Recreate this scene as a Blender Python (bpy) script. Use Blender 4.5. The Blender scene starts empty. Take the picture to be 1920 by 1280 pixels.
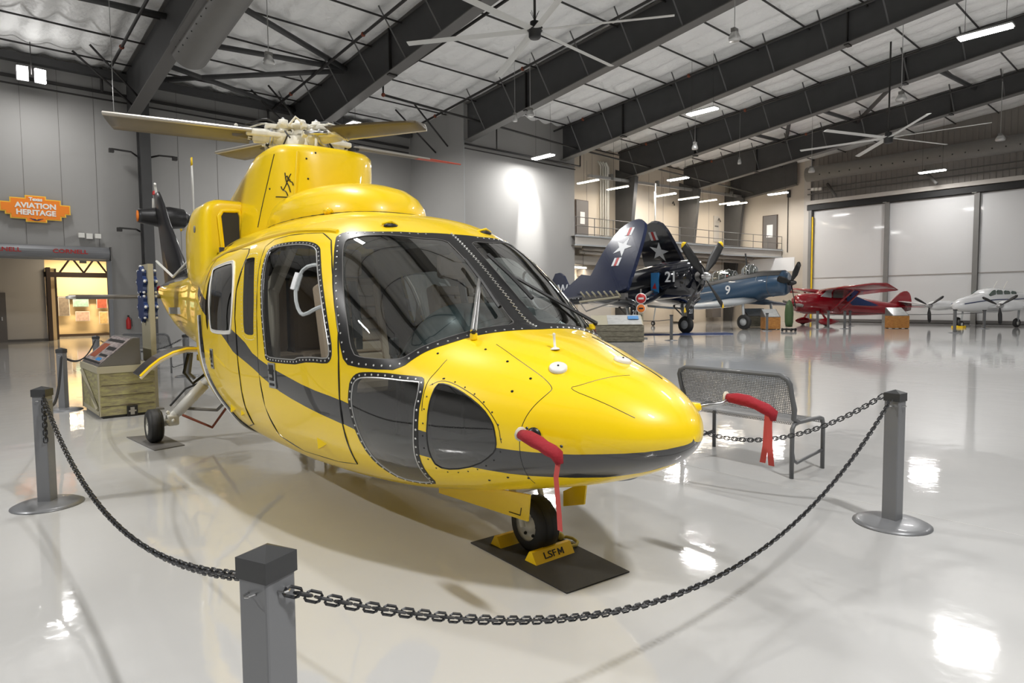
import bpy, bmesh, math, random
from mathutils import Vector, Matrix
from mathutils.geometry import delaunay_2d_cdt
PI = math.pi
random.seed(7)
SC = bpy.context.scene
COL = SC.collection

# ---------------------------------------------------------------- camera
YAW, PITCH, ROLL = math.radians(42), math.atan(73/1200), 0.0085
cd = bpy.data.cameras.new('camera'); cam = bpy.data.objects.new('camera', cd); COL.objects.link(cam)
cd.sensor_width = 36.0; cd.lens = 36.0*1200/1920; cd.clip_start = 0.05; cd.clip_end = 300
_fw = Vector((math.sin(YAW)*math.cos(PITCH), math.cos(YAW)*math.cos(PITCH), -math.sin(PITCH)))
_rt = Vector((math.cos(YAW), -math.sin(YAW), 0)); _up = _rt.cross(_fw)
_r2 = _rt*math.cos(ROLL)-_up*math.sin(ROLL); _u2 = _up*math.cos(ROLL)+_rt*math.sin(ROLL)
mw = Matrix((_r2, _u2, -_fw)).transposed().to_4x4(); mw.translation = Vector((0, 0, 1.5))
cam.matrix_world = mw
SC.camera = cam
# ---------------------------------------------------------------- world, exposure
w = bpy.data.worlds.new('world'); SC.world = w; w.use_nodes = True
w.node_tree.nodes['Background'].inputs[0].default_value = (1, 1, 1, 1)
w.node_tree.nodes['Background'].inputs[1].default_value = 0.12
SC.view_settings.view_transform = 'Standard'; SC.view_settings.look = 'None'
SC.view_settings.gamma = 1.0; SC.view_settings.use_curve_mapping = False
SC.view_settings.exposure = 0.24
LAMP_W = 620.0
# lamps of the hall: x, y, z, turned along (0: Y, 1: X), in view
LAMPS = [(23.3, 5.0, 9.3), (23.9, 14.7, 9.3), (22.3, 22.4, 8.55), (33.2, 22.0, 8.75), (42.6, 11.4, 8.75), (42.4, 20.3, 8.65),
         (13.0, 24.3, 8.8), (2.8, 26.2, 9.1)]
LAMP_K = [.9, .85, .40, .45, .27, .28, .8, .19]
LAMPS_OUT = [(2.3, -3.4, 9.8), (2.6, 8.5, 9.7), (13.4, 2.6, 9.9), (-8.0, 8.0, 9.6), (23.5, -5.0, 10.2), (34.0, -4.0, 10.2)]  # out of view, no fixtures; fourth is fill added for the helicopter's side
LAMP_O = [1.5, .5, .35, 1.7, .6, .8]
def area_lamp(name, loc, sx, sy, energy, color=(1, .985, .965), rot=(0, 0, 0)):
    l = bpy.data.lights.new(name, 'AREA'); l.shape = 'RECTANGLE'; l.size = sx; l.size_y = sy; l.energy = energy; l.color = color
    o = bpy.data.objects.new(name, l); COL.objects.link(o); o.location = loc; o.rotation_euler = rot
    return o
for i, (x, y, z) in enumerate(LAMPS + LAMPS_OUT):
    area_lamp('bay_and_fill_light', (x, y, z-.09), .34, 1.3, LAMP_W*(LAMP_K+LAMP_O)[i])

# ---------------------------------------------------------------- materials
def mat(name, col, rough=.5, metal=0., coat=0., spec=.5, emit=None, es=0., noise=None, bump=None, coat_r=.05):
    m = bpy.data.materials.new(name); m.use_nodes = True; nt = m.node_tree; b = nt.nodes['Principled BSDF']
    b.inputs['Base Color'].default_value = (*col, 1); b.inputs['Roughness'].default_value = rough
    b.inputs['Metallic'].default_value = metal; b.inputs['Coat Weight'].default_value = coat
    b.inputs['Coat Roughness'].default_value = coat_r; b.inputs['Specular IOR Level'].default_value = spec
    if emit: b.inputs['Emission Color'].default_value = (*emit, 1); b.inputs['Emission Strength'].default_value = es
    tc = None
    if noise or bump:
        tc = nt.nodes.new('ShaderNodeTexCoord')
    if noise:   # (scale, amount)
        n = nt.nodes.new('ShaderNodeTexNoise'); n.inputs['Scale'].default_value = noise[0]; n.inputs['Detail'].default_value = 5
        nt.links.new(tc.outputs['Object'], n.inputs['Vector'])
        mx = nt.nodes.new('ShaderNodeMix'); mx.data_type = 'RGBA'
        a = noise[1]; mx.inputs['A'].default_value = (*[c*(1-a) for c in col], 1); mx.inputs['B'].default_value = (*[min(1, c*(1+a)) for c in col], 1)
        nt.links.new(n.outputs['Fac'], mx.inputs['Factor']); nt.links.new(mx.outputs['Result'], b.inputs['Base Color'])
    if bump:    # (scale, strength, distance)
        n = nt.nodes.new('ShaderNodeTexNoise'); n.inputs['Scale'].default_value = bump[0]; n.inputs['Detail'].default_value = 3
        nt.links.new(tc.outputs['Object'], n.inputs['Vector'])
        bp = nt.nodes.new('ShaderNodeBump'); bp.inputs['Strength'].default_value = bump[1]; bp.inputs['Distance'].default_value = bump[2]
        nt.links.new(n.outputs['Fac'], bp.inputs['Height']); nt.links.new(bp.outputs['Normal'], b.inputs['Normal'])
    return m
def glass(name, tint=(.8, .85, .85), refl=1.0, ior=1.5, rough=.01):
    m = bpy.data.materials.new(name); m.use_nodes = True; nt = m.node_tree
    for n in list(nt.nodes): nt.nodes.remove(n)
    out = nt.nodes.new('ShaderNodeOutputMaterial'); tr = nt.nodes.new('ShaderNodeBsdfTransparent'); gl = nt.nodes.new('ShaderNodeBsdfGlossy')
    tr.inputs[0].default_value = (*tint, 1); gl.inputs['Roughness'].default_value = rough; gl.inputs[0].default_value = (refl, refl, refl, 1)
    fr = nt.nodes.new('ShaderNodeFresnel'); fr.inputs[0].default_value = ior; mx = nt.nodes.new('ShaderNodeMixShader')
    nt.links.new(fr.outputs[0], mx.inputs[0]); nt.links.new(tr.outputs[0], mx.inputs[1]); nt.links.new(gl.outputs[0], mx.inputs[2])
    nt.links.new(mx.outputs[0], out.inputs[0]); return m
MT = {}
MT['yellow'] = mat('yellow_paint', (.98, .68, .003), .36, coat=.65, spec=.4, coat_r=.03)
MT['hblack'] = mat('black_gloss_paint', (.022, .023, .026), .25, coat=1., coat_r=.03)
MT['liner'] = mat('cabin_liner', (.07, .065, .06), .8)
MT['cream'] = mat('cream_trim', (.62, .56, .46), .6)
MT['frame'] = mat('black_frame', (.012, .012, .013), .35)
MT['rivet'] = mat('bare_rivet', (.75, .75, .72), .3, metal=.6)
MT['glass'] = glass('cockpit_glass', (.62, .68, .68), .95, 1.75)
MT['tint'] = glass('smoked_glass', (.42, .44, .44), .95, 1.6)
MT['clear'] = glass('clear_glass', (.9, .92, .92), 1., 1.45)
MT['seat'] = mat('beige_seat', (.55, .42, .30), .7, bump=(60, .3, .004))
MT['dash'] = mat('dash_vinyl', (.06, .085, .09), .30)
MT['dark'] = mat('dark_plastic', (.015, .015, .016), .45)
MT['rubber'] = mat('tyre_rubber', (.018, .018, .018), .6, bump=(90, .2, .002))
MT['matrub'] = mat('rubber_mat', (.035, .033, .030), .75, bump=(220, .5, .002), noise=(6, .2))
MT['white'] = mat('white_paint', (.80, .79, .74), .4, coat=.4)
MT['hubcream'] = mat('hub_cream', (.78, .75, .66), .45, noise=(14, .3))
MT['steel'] = mat('steel', (.55, .55, .55), .3, metal=1.)
MT['blade'] = mat('blade_grey', (.12, .105, .085), .42, noise=(5, .2))
MT['edge'] = mat('blade_edge', (.55, .52, .47), .32, metal=.8)
MT['red'] = mat('red_cloth', (.30, .006, .016), .8, bump=(35, .6, .01))
MT['pink'] = mat('faded_ribbon', (.62, .09, .08), .8)
MT['redtip'] = mat('red_tip', (.45, .06, .03), .5)
MT['orange'] = mat('orange_paint', (.85, .22, .02), .5)
MT['post'] = mat('post_grey', (.19, .195, .205), .38, metal=.25, coat=.2)
MT['cap'] = mat('cap_black', (.035, .036, .038), .4)
MT['chain'] = mat('chain_black', (.014, .015, .018), .4)
MT['bench'] = mat('bench_grey', (.105, .108, .112), .42, coat=.3)
MT['flange'] = mat('flange_grey', (.13, .125, .12), .5)
MT['brace'] = mat('brace_grey', (.12, .12, .12), .5)
MT['finblk'] = mat('fin_black', (.012, .012, .014), .4, coat=.15)
MT['plate'] = mat('plate_grey', (.30, .31, .31), .4)
MT['beam'] = mat('primer_beam', (.060, .060, .061), .55, noise=(2.2, .15))
MT['pipe'] = mat('black_pipe', (.025, .023, .022), .5)
MT['pipered'] = mat('pipe_joint', (.22, .05, .02), .6)
MT['alu'] = mat('aluminium', (.55, .55, .54), .35, metal=.7)
MT['duct'] = mat('duct_grey', (.20, .195, .185), .5, noise=(3, .08))
MT['fan'] = mat('fan_blade', (.62, .62, .60), .45)
MT['tube'] = mat('lit_tube', (1, 1, 1), .5, emit=(1, .985, .965), es=22)
MT['tubewarm'] = mat('lit_tube_warm', (1, 1, 1), .5, emit=(1, .9, .74), es=14)
MT['wall'] = mat('grey_wall', (.33, .325, .315), .7, noise=(.6, .04), bump=(40, .08, .01))
MT['walldk'] = mat('grey_wall_side', (.33, .325, .315), .7, noise=(.6, .04))
MT['beige'] = mat('beige_wall', (.56, .50, .42), .7, noise=(.8, .04))
MT['vest'] = mat('vestibule_wall', (.50, .47, .43), .7)
MT['greydoor'] = mat('grey_door', (.14, .13, .125), .5)
MT['siding'] = mat('siding', (.30, .275, .25), .6)
MT['brown'] = mat('dark_trim', (.05, .03, .02), .5)
MT['gold'] = mat('warm_wall', (.72, .55, .32), .7)
MT['navy'] = mat('navy_paint', (.010, .016, .045), .22, coat=1.)
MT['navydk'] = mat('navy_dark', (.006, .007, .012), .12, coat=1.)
MT['blue'] = mat('sea_blue', (.022, .06, .115), .35, coat=.6)
MT['lgrey'] = mat('light_grey_paint', (.42, .44, .45), .4, coat=.4)
MT['star'] = mat('insignia_white', (.62, .64, .66), .5)
MT['inred'] = mat('insignia_red', (.42, .02, .02), .5)
MT['skyblue'] = mat('emblem_blue', (.04, .22, .52), .5)
MT['rplane'] = mat('red_paint', (.26, .004, .012), .22, coat=1.)
MT['wplane'] = mat('white_gloss', (.80, .81, .82), .22, coat=1.)
MT['bluedk'] = mat('royal_blue', (.01, .03, .12), .3)
MT['gyel'] = mat('marking_yellow', (.95, .62, .008), .5)
MT['green'] = mat('bomb_green', (.035, .07, .02), .6)
MT['black'] = mat('matt_black', (.01, .01, .01), .6)
MT['rope'] = mat('yellow_rope', (.50, .42, .12), .8)
MT['khaki'] = mat('khaki_board', (.38, .35, .25), .6)
MT['slate'] = mat('slate_panel', (.12, .115, .11), .5)
MT['redbox'] = mat('red_enamel', (.5, .02, .02), .4)
MT['paper'] = mat('white_sign', (.75, .76, .77), .5)
MT['tealgreen'] = mat('instrument_teal', (.10, .16, .16), .5)

# ---------------------------------------------------------------- mesh helpers
class MB:
    def __init__(s): s.v = []; s.f = []; s.m = []; s.mats = []; s.sm = []
    def mi(s, m):
        m = MT[m] if isinstance(m, str) else m
        if m not in s.mats: s.mats.append(m)
        return s.mats.index(m)
    def add(s, vs, fs, m, smooth=False, T=None):
        b = len(s.v); i = s.mi(m)
        for p in vs:
            p = Vector(p)
            if T is not None: p = T @ p
            s.v.append(tuple(p))
        for f in fs: s.f.append(tuple(b+k for k in f)); s.m.append(i); s.sm.append(smooth)
        return s
    def box(s, c, d, m, R=None, bev=0):
        x, y, z = d[0]/2, d[1]/2, d[2]/2
        if bev:
            b = min(bev, x*.9, y*.9, z*.9)
            bm = bmesh.new(); bmesh.ops.create_cube(bm, size=1); bmesh.ops.scale(bm, vec=d, verts=bm.verts)
            bmesh.ops.bevel(bm, geom=bm.edges[:], offset=b, segments=2, affect='EDGES', profile=.5)
            vs = [v.co.copy() for v in bm.verts]; bm.verts.index_update(); fs = [[v.index for v in f.verts] for f in bm.faces]; bm.free()
        else:
            vs = [Vector((i*x, j*y, k*z)) for i in (-1, 1) for j in (-1, 1) for k in (-1, 1)]
            fs = [(0, 1, 3, 2), (4, 6, 7, 5), (0, 4, 5, 1), (2, 3, 7, 6), (0, 2, 6, 4), (1, 5, 7, 3)]
        R = R.to_3x3() if R is not None else Matrix.Identity(3)
        return s.add([R @ v + Vector(c) for v in vs], fs, m)
    def tube(s, pts, r, m, n=8, closed=False, caps=True, flat=None):
        pts = [Vector(p) for p in pts]; N = len(pts); rs = r if isinstance(r, (list, tuple)) else [r]*N
        vs = []; up = None
        for i, p in enumerate(pts):
            a = pts[(i-1) % N] if (i > 0 or closed) else pts[0]; b = pts[(i+1) % N] if (i < N-1 or closed) else pts[-1]
            t = (b-a).normalized()
            if up is None: up = Vector((0, 0, 1)) if abs(t.z) < .9 else Vector((1, 0, 0))
            x = t.cross(up)
            if x.length < 1e-4: x = t.cross(Vector((0, 1, .1)))
            x.normalize(); y = x.cross(t).normalized(); up = y
            for k in range(n):
                an = 2*PI*k/n; vs.append(p+(x*math.cos(an)+y*math.sin(an)*(flat or 1))*rs[i])
        fs = []
        for i in range(N if closed else N-1):
            j = (i+1) % N
            for k in range(n): l = (k+1) % n; fs.append((i*n+k, i*n+l, j*n+l, j*n+k))
        if caps and not closed: fs.append(tuple(range(n-1, -1, -1))); fs.append(tuple((N-1)*n+k for k in range(n)))
        return s.add(vs, fs, m, n > 6)
    def cyl(s, a, b, r, m, n=16, r2=None): return s.tube([a, b], [r, r if r2 is None else r2], m, n)
    def lathe(s, prof, m, o=(0, 0, 0), ax=(0, 0, 1), n=32, smooth=True):
        """prof: (radius, height) along ax"""
        ax = Vector(ax).normalized(); q = Vector((0, 0, 1)).rotation_difference(ax)
        vs = []; N = len(prof)
        for r_, h in prof:
            for k in range(n): a = 2*PI*k/n; vs.append(q @ Vector((r_*math.cos(a), r_*math.sin(a), h)) + Vector(o))
        fs = [(i*n+k, i*n+(k+1) % n, (i+1)*n+(k+1) % n, (i+1)*n+k) for i in range(N-1) for k in range(n)]
        return s.add(vs, fs, m, smooth)
    def ball(s, c, r, m, n=12, sc=(1, 1, 1)):
        vs = []; h = n//2
        for i in range(h+1):
            t = PI*i/h
            for k in range(n): a = 2*PI*k/n; vs.append((c[0]+r*sc[0]*math.sin(t)*math.cos(a), c[1]+r*sc[1]*math.sin(t)*math.sin(a), c[2]+r*sc[2]*math.cos(t)))
        fs = [(i*n+k, (i+1)*n+k, (i+1)*n+(k+1) % n, i*n+(k+1) % n) for i in range(h) for k in range(n)]
        return s.add(vs, fs, m, True)
    def prism(s, poly, d, m, T=None):
        """poly in local xy, thickness d along z (centred); polygon may be concave"""
        n = len(poly); vs = [(x, y, -d/2) for x, y in poly]+[(x, y, d/2) for x, y in poly]
        ed = [(i, (i+1) % n) for i in range(n)]
        r = delaunay_2d_cdt([Vector(p) for p in poly], ed, [], 1, 1e-6)
        tri = []
        if len(r[0]) == n:
            mp = [o[0] for o in r[3]]
            for f in r[2]: tri.append([mp[k] for k in f])
        else: tri = [list(range(n))]
        ar = sum(poly[i][0]*poly[(i+1) % n][1]-poly[(i+1) % n][0]*poly[i][1] for i in range(n))
        fs = []
        for t in tri: fs.append(tuple(k+n for k in t)); fs.append(tuple(reversed(t)))
        for i in range(n):
            j = (i+1) % n; fs.append((i, j, j+n, i+n) if ar > 0 else (j, i, i+n, j+n))
        return s.add(vs, fs, m, False, T)
    def loft(s, rings, m, smooth=True, caps=True, closed=True):
        n = len(rings[0]); vs = [p for r in rings for p in r]; fs = []
        for i in range(len(rings)-1):
            for k in range(n if closed else n-1): l = (k+1) % n; fs.append((i*n+k, i*n+l, (i+1)*n+l, (i+1)*n+k))
        if caps: fs.append(tuple(range(n-1, -1, -1))); fs.append(tuple((len(rings)-1)*n+k for k in range(n)))
        return s.add(vs, fs, m, smooth)
    def text(s, txt, size, m, T, ext=.004, bold=.0, align='CENTER', sx=1.0):
        c = bpy.data.curves.new('t', 'FONT'); c.body = txt; c.size = size; c.extrude = ext; c.offset = bold; c.align_x = align; c.align_y = 'CENTER'; c.resolution_u = 3
        o = bpy.data.objects.new('t', c); COL.objects.link(o); dg = bpy.context.evaluated_depsgraph_get(); dg.update()
        me = bpy.data.meshes.new_from_object(o.evaluated_get(dg))
        s.add([Vector((v.co.x*sx, v.co.y, v.co.z)) for v in me.vertices], [tuple(p.vertices) for p in me.polygons], m, False, T)
        bpy.data.objects.remove(o); bpy.data.curves.remove(c); bpy.data.meshes.remove(me); return s
    def build(s, name, parent=None, loc=None, weld=False, fix=True):
        me = bpy.data.meshes.new(name); me.from_pydata(s.v, [], s.f)
        for m in s.mats: me.materials.append(m)
        for p, i, q in zip(me.polygons, s.m, s.sm): p.material_index = i; p.use_smooth = q
        if fix:
            bm = bmesh.new(); bm.from_mesh(me)
            if weld: bmesh.ops.remove_doubles(bm, verts=bm.verts, dist=1e-5)
            bmesh.ops.recalc_face_normals(bm, faces=bm.faces); bm.to_mesh(me); bm.free()
        me.update()
        o = bpy.data.objects.new(name, me); COL.objects.link(o)
        if parent is not None: o.parent = parent
        if loc is not None: o.location = loc
        return o
def tag(o, label=None, cat=None, group=None, kind=None):
    if label: o['label'] = label
    if cat: o['category'] = cat
    if group: o['group'] = group
    if kind: o['kind'] = kind
    return o
def thing(name, label, cat, loc=(0, 0, 0), rz=0, group=None):
    o = bpy.data.objects.new(name, None); COL.objects.link(o); o.location = loc; o.rotation_euler = (0, 0, rz); o.empty_display_size = .2
    return tag(o, label, cat, group)
def struct(name, mb, label=None):
    o = mb.build(name); o['kind'] = 'structure'
    if label: o['label'] = label
    return o
def dup(root, loc=None, rz=None, label=None, rot=None):
    r = root.copy(); COL.objects.link(r)
    if loc is not None: r.location = loc
    if rz is not None: r.rotation_euler = (0, 0, rz)
    if label: r['label'] = label
    for ch in list(root.children):
        c = ch.copy(); COL.objects.link(c); c.parent = r
        for g in list(ch.children):
            d = g.copy(); COL.objects.link(d); d.parent = c
    return r
def Rz(a): return Matrix.Rotation(a, 4, 'Z')
def Tm(loc, x, y):
    """4x4 with local x, y axes given"""
    x = Vector(x).normalized(); y = Vector(y).normalized(); z = x.cross(y).normalized(); y = z.cross(x)
    m = Matrix((x, y, z)).transposed().to_4x4(); m.translation = Vector(loc); return m
def arc(c, r, a0, a1, n, ax='xz'):
    out = []
    for i in range(n+1):
        a = a0+(a1-a0)*i/n; u, v = r*math.cos(a), r*math.sin(a)
        out.append((c[0]+u, c[1], c[2]+v) if ax == 'xz' else (c[0]+u, c[1]+v, c[2]) if ax == 'xy' else (c[0], c[1]+u, c[2]+v))
    return out
# ================================================================ THE HALL
YL, XD, YB, YM = 28.5, 45.25, 24.0, 25.4
def roof(y): return 13.0-.089*y
# floor: pale glossy epoxy
def floor_mat():
    m = bpy.data.materials.new('epoxy_floor'); m.use_nodes = True; nt = m.node_tree; b = nt.nodes['Principled BSDF']
    tc = nt.nodes.new('ShaderNodeTexCoord'); n = nt.nodes.new('ShaderNodeTexNoise'); n.inputs['Scale'].default_value = .5; n.inputs['Detail'].default_value = 6
    nt.links.new(tc.outputs['Object'], n.inputs['Vector'])
    mx = nt.nodes.new('ShaderNodeMix'); mx.data_type = 'RGBA'; mx.inputs['A'].default_value = (.49, .49, .485, 1); mx.inputs['B'].default_value = (.555, .555, .55, 1)
    nt.links.new(n.outputs['Fac'], mx.inputs['Factor']); nt.links.new(mx.outputs['Result'], b.inputs['Base Color'])
    b.inputs['Roughness'].default_value = .45; b.inputs['Specular IOR Level'].default_value = .15
    b.inputs['Coat Weight'].default_value = 1.0; b.inputs['Coat Roughness'].default_value = .055; b.inputs['Coat IOR'].default_value = 1.85
    n2 = nt.nodes.new('ShaderNodeTexNoise'); n2.inputs['Scale'].default_value = 3.0; n2.inputs['Detail'].default_value = 4
    nt.links.new(tc.outputs['Object'], n2.inputs['Vector'])
    bp = nt.nodes.new('ShaderNodeBump'); bp.inputs['Strength'].default_value = .12; bp.inputs['Distance'].default_value = .02
    nt.links.new(n2.outputs['Fac'], bp.inputs['Height']); nt.links.new(bp.outputs['Normal'], b.inputs['Normal']); nt.links.new(bp.outputs['Normal'], b.inputs['Coat Normal'])
    return m
MT['floor'] = floor_mat(); MT['joint'] = mat('floor_joint', (.45, .445, .43), .5)
mb = MB(); mb.add([(-16, -18, 0), (52, -18, 0), (52, 42, 0), (-16, 42, 0)], [(0, 1, 2, 3)], 'floor')
for x in (5.05, 13, 19.3): mb.box((x, 5, .0005), (.008, 46, .001), 'joint')
struct('floor', mb)
# ceiling: white insulation sagging in folds between the purlins
MT['insul'] = mat('white_insulation', (.90, .90, .89), .5, bump=(2.2, .6, .2), noise=(.9, .08))
mb = MB(); xs = [-16+.125*i for i in range(int(68/.125)+1)]; ys = [-18+1.2*i for i in range(38)]+[28.5]
vs = []; rnd = [random.uniform(.5, 1) for _ in range(90)]
for y in ys:
    for x in xs:
        k = int((x+16)/.92); ph = ((x+16)/.92) % 1
        s = abs(math.sin(PI*ph))*rnd[k]; sag = .07*math.sin(PI*((y+18) % 2.1)/2.1)
        vs.append((x, y, roof(y)-.20*s+.06-sag*.9))
nx = len(xs); fs = [(j*nx+i, j*nx+i+1, (j+1)*nx+i+1, (j+1)*nx+i) for j in range(len(ys)-1) for i in range(nx-1)]
mb.add(vs, fs, 'insul', True); c = struct('ceiling', mb)
# walls
def wall(name, boxes, m='wall'):
    mb = MB()
    for c_, d_, *mm in boxes: mb.box(c_, d_, mm[0] if mm else m)
    return struct(name, mb)
seams = [((x, YL-.003, 5.2), (.012, .01, 10.2), 'beam') for x in (-.9, .3, 1.5, 2.55, 3.65, 4.75)]
seams = [((c[0], c[1], 6.85), (c[2] if False else .012, .01, 7.3), 'greydoor') for c, _, _ in seams]+[((x, YL-.003, 5.2), (.012, .01, 10.2), 'greydoor') for x in (7.6, 9.1, 10.9, 12.7, 15.2)]
wall('wall_left', [((-9.5, YL+.15, 5.4), (17, .3, 11)), ((2, YL+.15, 7.0), (6.1, .3, 7.6)), ((12, YL+.15, 5.4), (13.9, .3, 11))]+seams)
wall('wall_annex', [((22.5, 26.25, 5.6), (7.6, 4.5, 11.3)), ((18.69, YB-.004, 5.4), (.02, .01, 10.8), 'lgrey')])
wall('wall_back', [((37, YM+.15, 5.6), (21, .3, 11.4))]+[((x, YM-.003, 7.5), (.015, .01, 4.6), 'greydoor') for x in (28.9, 30.4, 35, 36.6, 42.3)], 'beige')
wall('wall_right', [((XD+.3, 23.6, 5.6), (.5, 7.6, 11.6), 'beige'), ((XD+.3, 19.55, 5.6), (.7, .45, 11.6), 'vest'), ((XD+.3, 0.6, 10.9), (.3, 37.6, 5.4), 'siding'), ((XD+.3, -10.6, 4.1), (.3, 15, 8.4), 'siding')]
     + [((XD+.13, y, 10.9), (.04, .05, 5.3), 'siding') for y in [19.2-.3*i for i in range(60)]])
wall('wall_rear', [((18, -18.1, 7), (68, .3, 16))]); wall('wall_far_left', [((-16.1, 5, 7), (.3, 47, 16))])
# eave purlin and wall-top pipes on the left wall
mb = MB(); mb.box((1.2, YL-.2, 10.12), (34.8, .3, .26), 'beam'); mb.box((8, YL-.12, 9.48), (21, .1, .10), 'pipe'); mb.box((8, YL-.12, 9.22), (21, .05, .05), 'pipe')
struct('trim_1', mb)
mb = MB(); mb.box((22.5, YB-.06, 8.9), (7.6, .06, .07), 'pipe'); mb.box((22.5, YB-.06, 8.7), (7.6, .04, .04), 'pipe'); struct('trim_2', mb)
# roof straps across the bays
i = 3
for k in range(21):
    y = -13.6+2.05*k; x1 = 18.6 if y > YM else XD+.1
    mb = MB(); mb.box(((x1-16)/2, y, roof(y)-.22), (x1+16, .045, .05), 'pipe'); struct('trim_%d' % i, mb); i += 1
# girders
def zbot(y): return roof(y)-(1.17+.036*max(0, y-6))
BX = [(5.85, 28.4), (12.35, 28.4), (18.9, 23.95), (25.35, 23.95), (31.7, 25.2), (38.7, 25.2), (45.0, 25.2), (-.3, 28.4), (-6.7, 28.4)]
BL = ['dark tapered roof girder above the large round duct, meeting the left wall beside the column', 'dark roof girder rising behind the rotor head',
      'dark roof girder ending at the left corner of the spot-lit grey wall', 'dark roof girder ending at the right corner of the spot-lit grey wall',
      'dark roof girder just beyond the spot-lit wall, over the mezzanine end', 'dark roof girder behind the further ceiling fan', 'dark roof girder end beside the hangar door wall',
      'dark roof girder over the roller door, out of the frame', 'dark roof girder left of the frame']
for (bx, ye), lab in zip(BX, BL):
    t = thing('roof_girder', lab, 'girder', (bx, ye, zbot(ye)), 0, 'tapered roof girders')
    yend = -17.5 if bx < 44 else 20.2
    L = []; ys = [ye, (ye+6)/2, 6, -17.5] if bx < 44 else [ye, 20.2]
    mb = MB(); poly = [(y-ye, zbot(y)-zbot(ye)) for y in ys]+[(y-ye, roof(y)-.02-zbot(ye)) for y in reversed(ys)]
    mb.prism(poly, .03, 'beam', Matrix(((0, 0, 1, 0), (1, 0, 0, 0), (0, 1, 0, 0), (0, 0, 0, 1)))); mb.build('web', t)
    for nm, f, wd in (('bottom_flange', zbot, .42), ('top_flange', lambda y: roof(y)-.12, .26)):
        mb = MB()
        for a, b in zip(ys[:-1], ys[1:]):
            za, zb_ = f(a)-zbot(ye), f(b)-zbot(ye); h = .035
            vs = [(sx*wd/2, yy-ye, zz+dz) for yy, zz in ((a, za), (b, zb_)) for sx in (-1, 1) for dz in (-h/2, h/2)]
            mb.add(vs, [(0, 1, 3, 2), (4, 6, 7, 5), (0, 4, 5, 1), (2, 3, 7, 6), (0, 2, 6, 4), (1, 5, 7, 3)], 'flange')
        mb.build(nm, t)
    for y in (19.9, 9.6):
        if y < ye-1 and bx < 44 and 12 < bx:
            mb = MB(); mb.box((0, y-ye, (zbot(y)+roof(y))/2-zbot(ye)), (.26, .04, roof(y)-zbot(y)-.05), 'pipe'); mb.box((0, y-ye, zbot(y)-zbot(ye)-.03), (.34, .16, .06), 'pipe'); mb.build('stiffener', t)
    if 12 < bx < 44:
        for k in range(10):
            y = ye-1.4-2.05*k
            if y < -1: break
            mb = MB(); mb.tube([(-1.15, y-ye, roof(y)-.14-zbot(ye)), (-.12, y-ye, zbot(y)+.03-zbot(ye))], .03, 'brace', 4); mb.build('flange_brace', t)
# wall columns
for cx_, lab in ((6.3, 'tall dark steel column standing against the left wall under the duct'), (12.6, 'dark steel wall column hidden behind the yellow helicopter')):
    t = thing('steel_column', lab, 'column', (cx_, YL-.4, 0)); mb = MB()
    mb.box((0, -.18, 4.65), (.36, .04, 9.3), 'beam'); mb.box((0, .3, 4.65), (.36, .04, 9.3), 'beam'); mb.box((-.1, .06, 4.65), (.03, .5, 9.3), 'beam'); mb.build('shaft', t)
    mb = MB(); mb.box((0, .06, .02), (.5, .62, .04), 'beam'); mb.build('base_plate', t)
# tapered frame columns on the mezzanine wall
def tcol(x, y, lab, ax):
    t = thing('tapered_column', lab, 'column', (x, y, 0)); mb = MB(); poly = [(0, 0), (.55, 0), (1.5, 9.0), (0, 9.6)]
    T = Matrix(((0, 0, 1, 0), (-1, 0, 0, 0), (0, 1, 0, 0), (0, 0, 0, 1)))
    mb.prism(poly, .32, 'beam', T); mb.build('shaft', t)
    return t
tcol(31.7, YM-.02, 'dark tapered frame column behind the mezzanine railing, nearest the spot-lit wall', 0)
tcol(38.6, YM-.02, 'middle dark tapered frame column behind the mezzanine railing', 0); tcol(44.6, YM-.02, 'dark tapered frame column in the far corner of the mezzanine', 0)
# roller door head, guides and drum
t = thing('roller_door', 'rolled-up grey roller door drum over the wide gallery opening', 'roller door', (2, YL-.1, 3.2))
mb = MB(); mb.lathe([(.0, -3.1), (.24, -3.1), (.24, 2.98), (0, 2.98)], 'post', (0, -.2, .25), (1, 0, 0), 20, False); mb.build('drum_cover', t)
mb = MB(); mb.box((2.98, -.1, -1.5), (.14, .16, 3.4), 'post'); mb.build('guide_rail', t)
mb = MB(); mb.box((3.02, -.2, .25), (.04, .5, .5), 'slate'); mb.build('end_plate', t)
mb = MB(); T = Tm((1.75, -.445, .27), (1, 0, 0), (0, 0, 1)); mb.text('CORNELL', .20, 'inred', T, bold=.004, sx=1.2); mb.build('lettering', t)
mb = MB(); T = Tm((-.2, -.445, .27), (1, 0, 0), (0, 0, 1)); mb.text('CORNELL', .20, 'inred', T, bold=.004, sx=1.2); mb.build('lettering', t)
# rooms beyond the opening
mb = MB(); mb.box((.5, 34.6, 2.2), (6.3, .2, 4.4), 'vest'); mb.box((.5, 34.48, .05), (6.3, .03, .1), 'slate'); struct('wall_vestibule', mb)
mb = MB(); mb.box((1.5, 34.46, 1.05), (1.5, .06, 2.1), 'greydoor'); mb.box((2.1, 34.42, 1.0), (.04, .04, .16), 'steel'); struct('door_1', mb)
mb = MB(); mb.box((3.75, 34.5, 1.6), (.14, .5, 3.2), 'brown'); mb.box((3.95, 35.2, 1.6), (.2, .2, 3.2), 'gold'); mb.box((4.1, 35.5, 1.6), (.1, .5, 3.2), 'brown'); mb.box((6.5, 34.5, 2.9), (5.8, .1, .22), 'brown')
for k in range(5): mb.tube([(4.2+k*.9, 34.6, 3.0), (4.65+k*.9, 34.6, 3.7)], .04, 'brown', 4); mb.tube([(5.1+k*.9, 34.6, 3.0), (4.65+k*.9, 34.6, 3.7)], .04, 'brown', 4)
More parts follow.
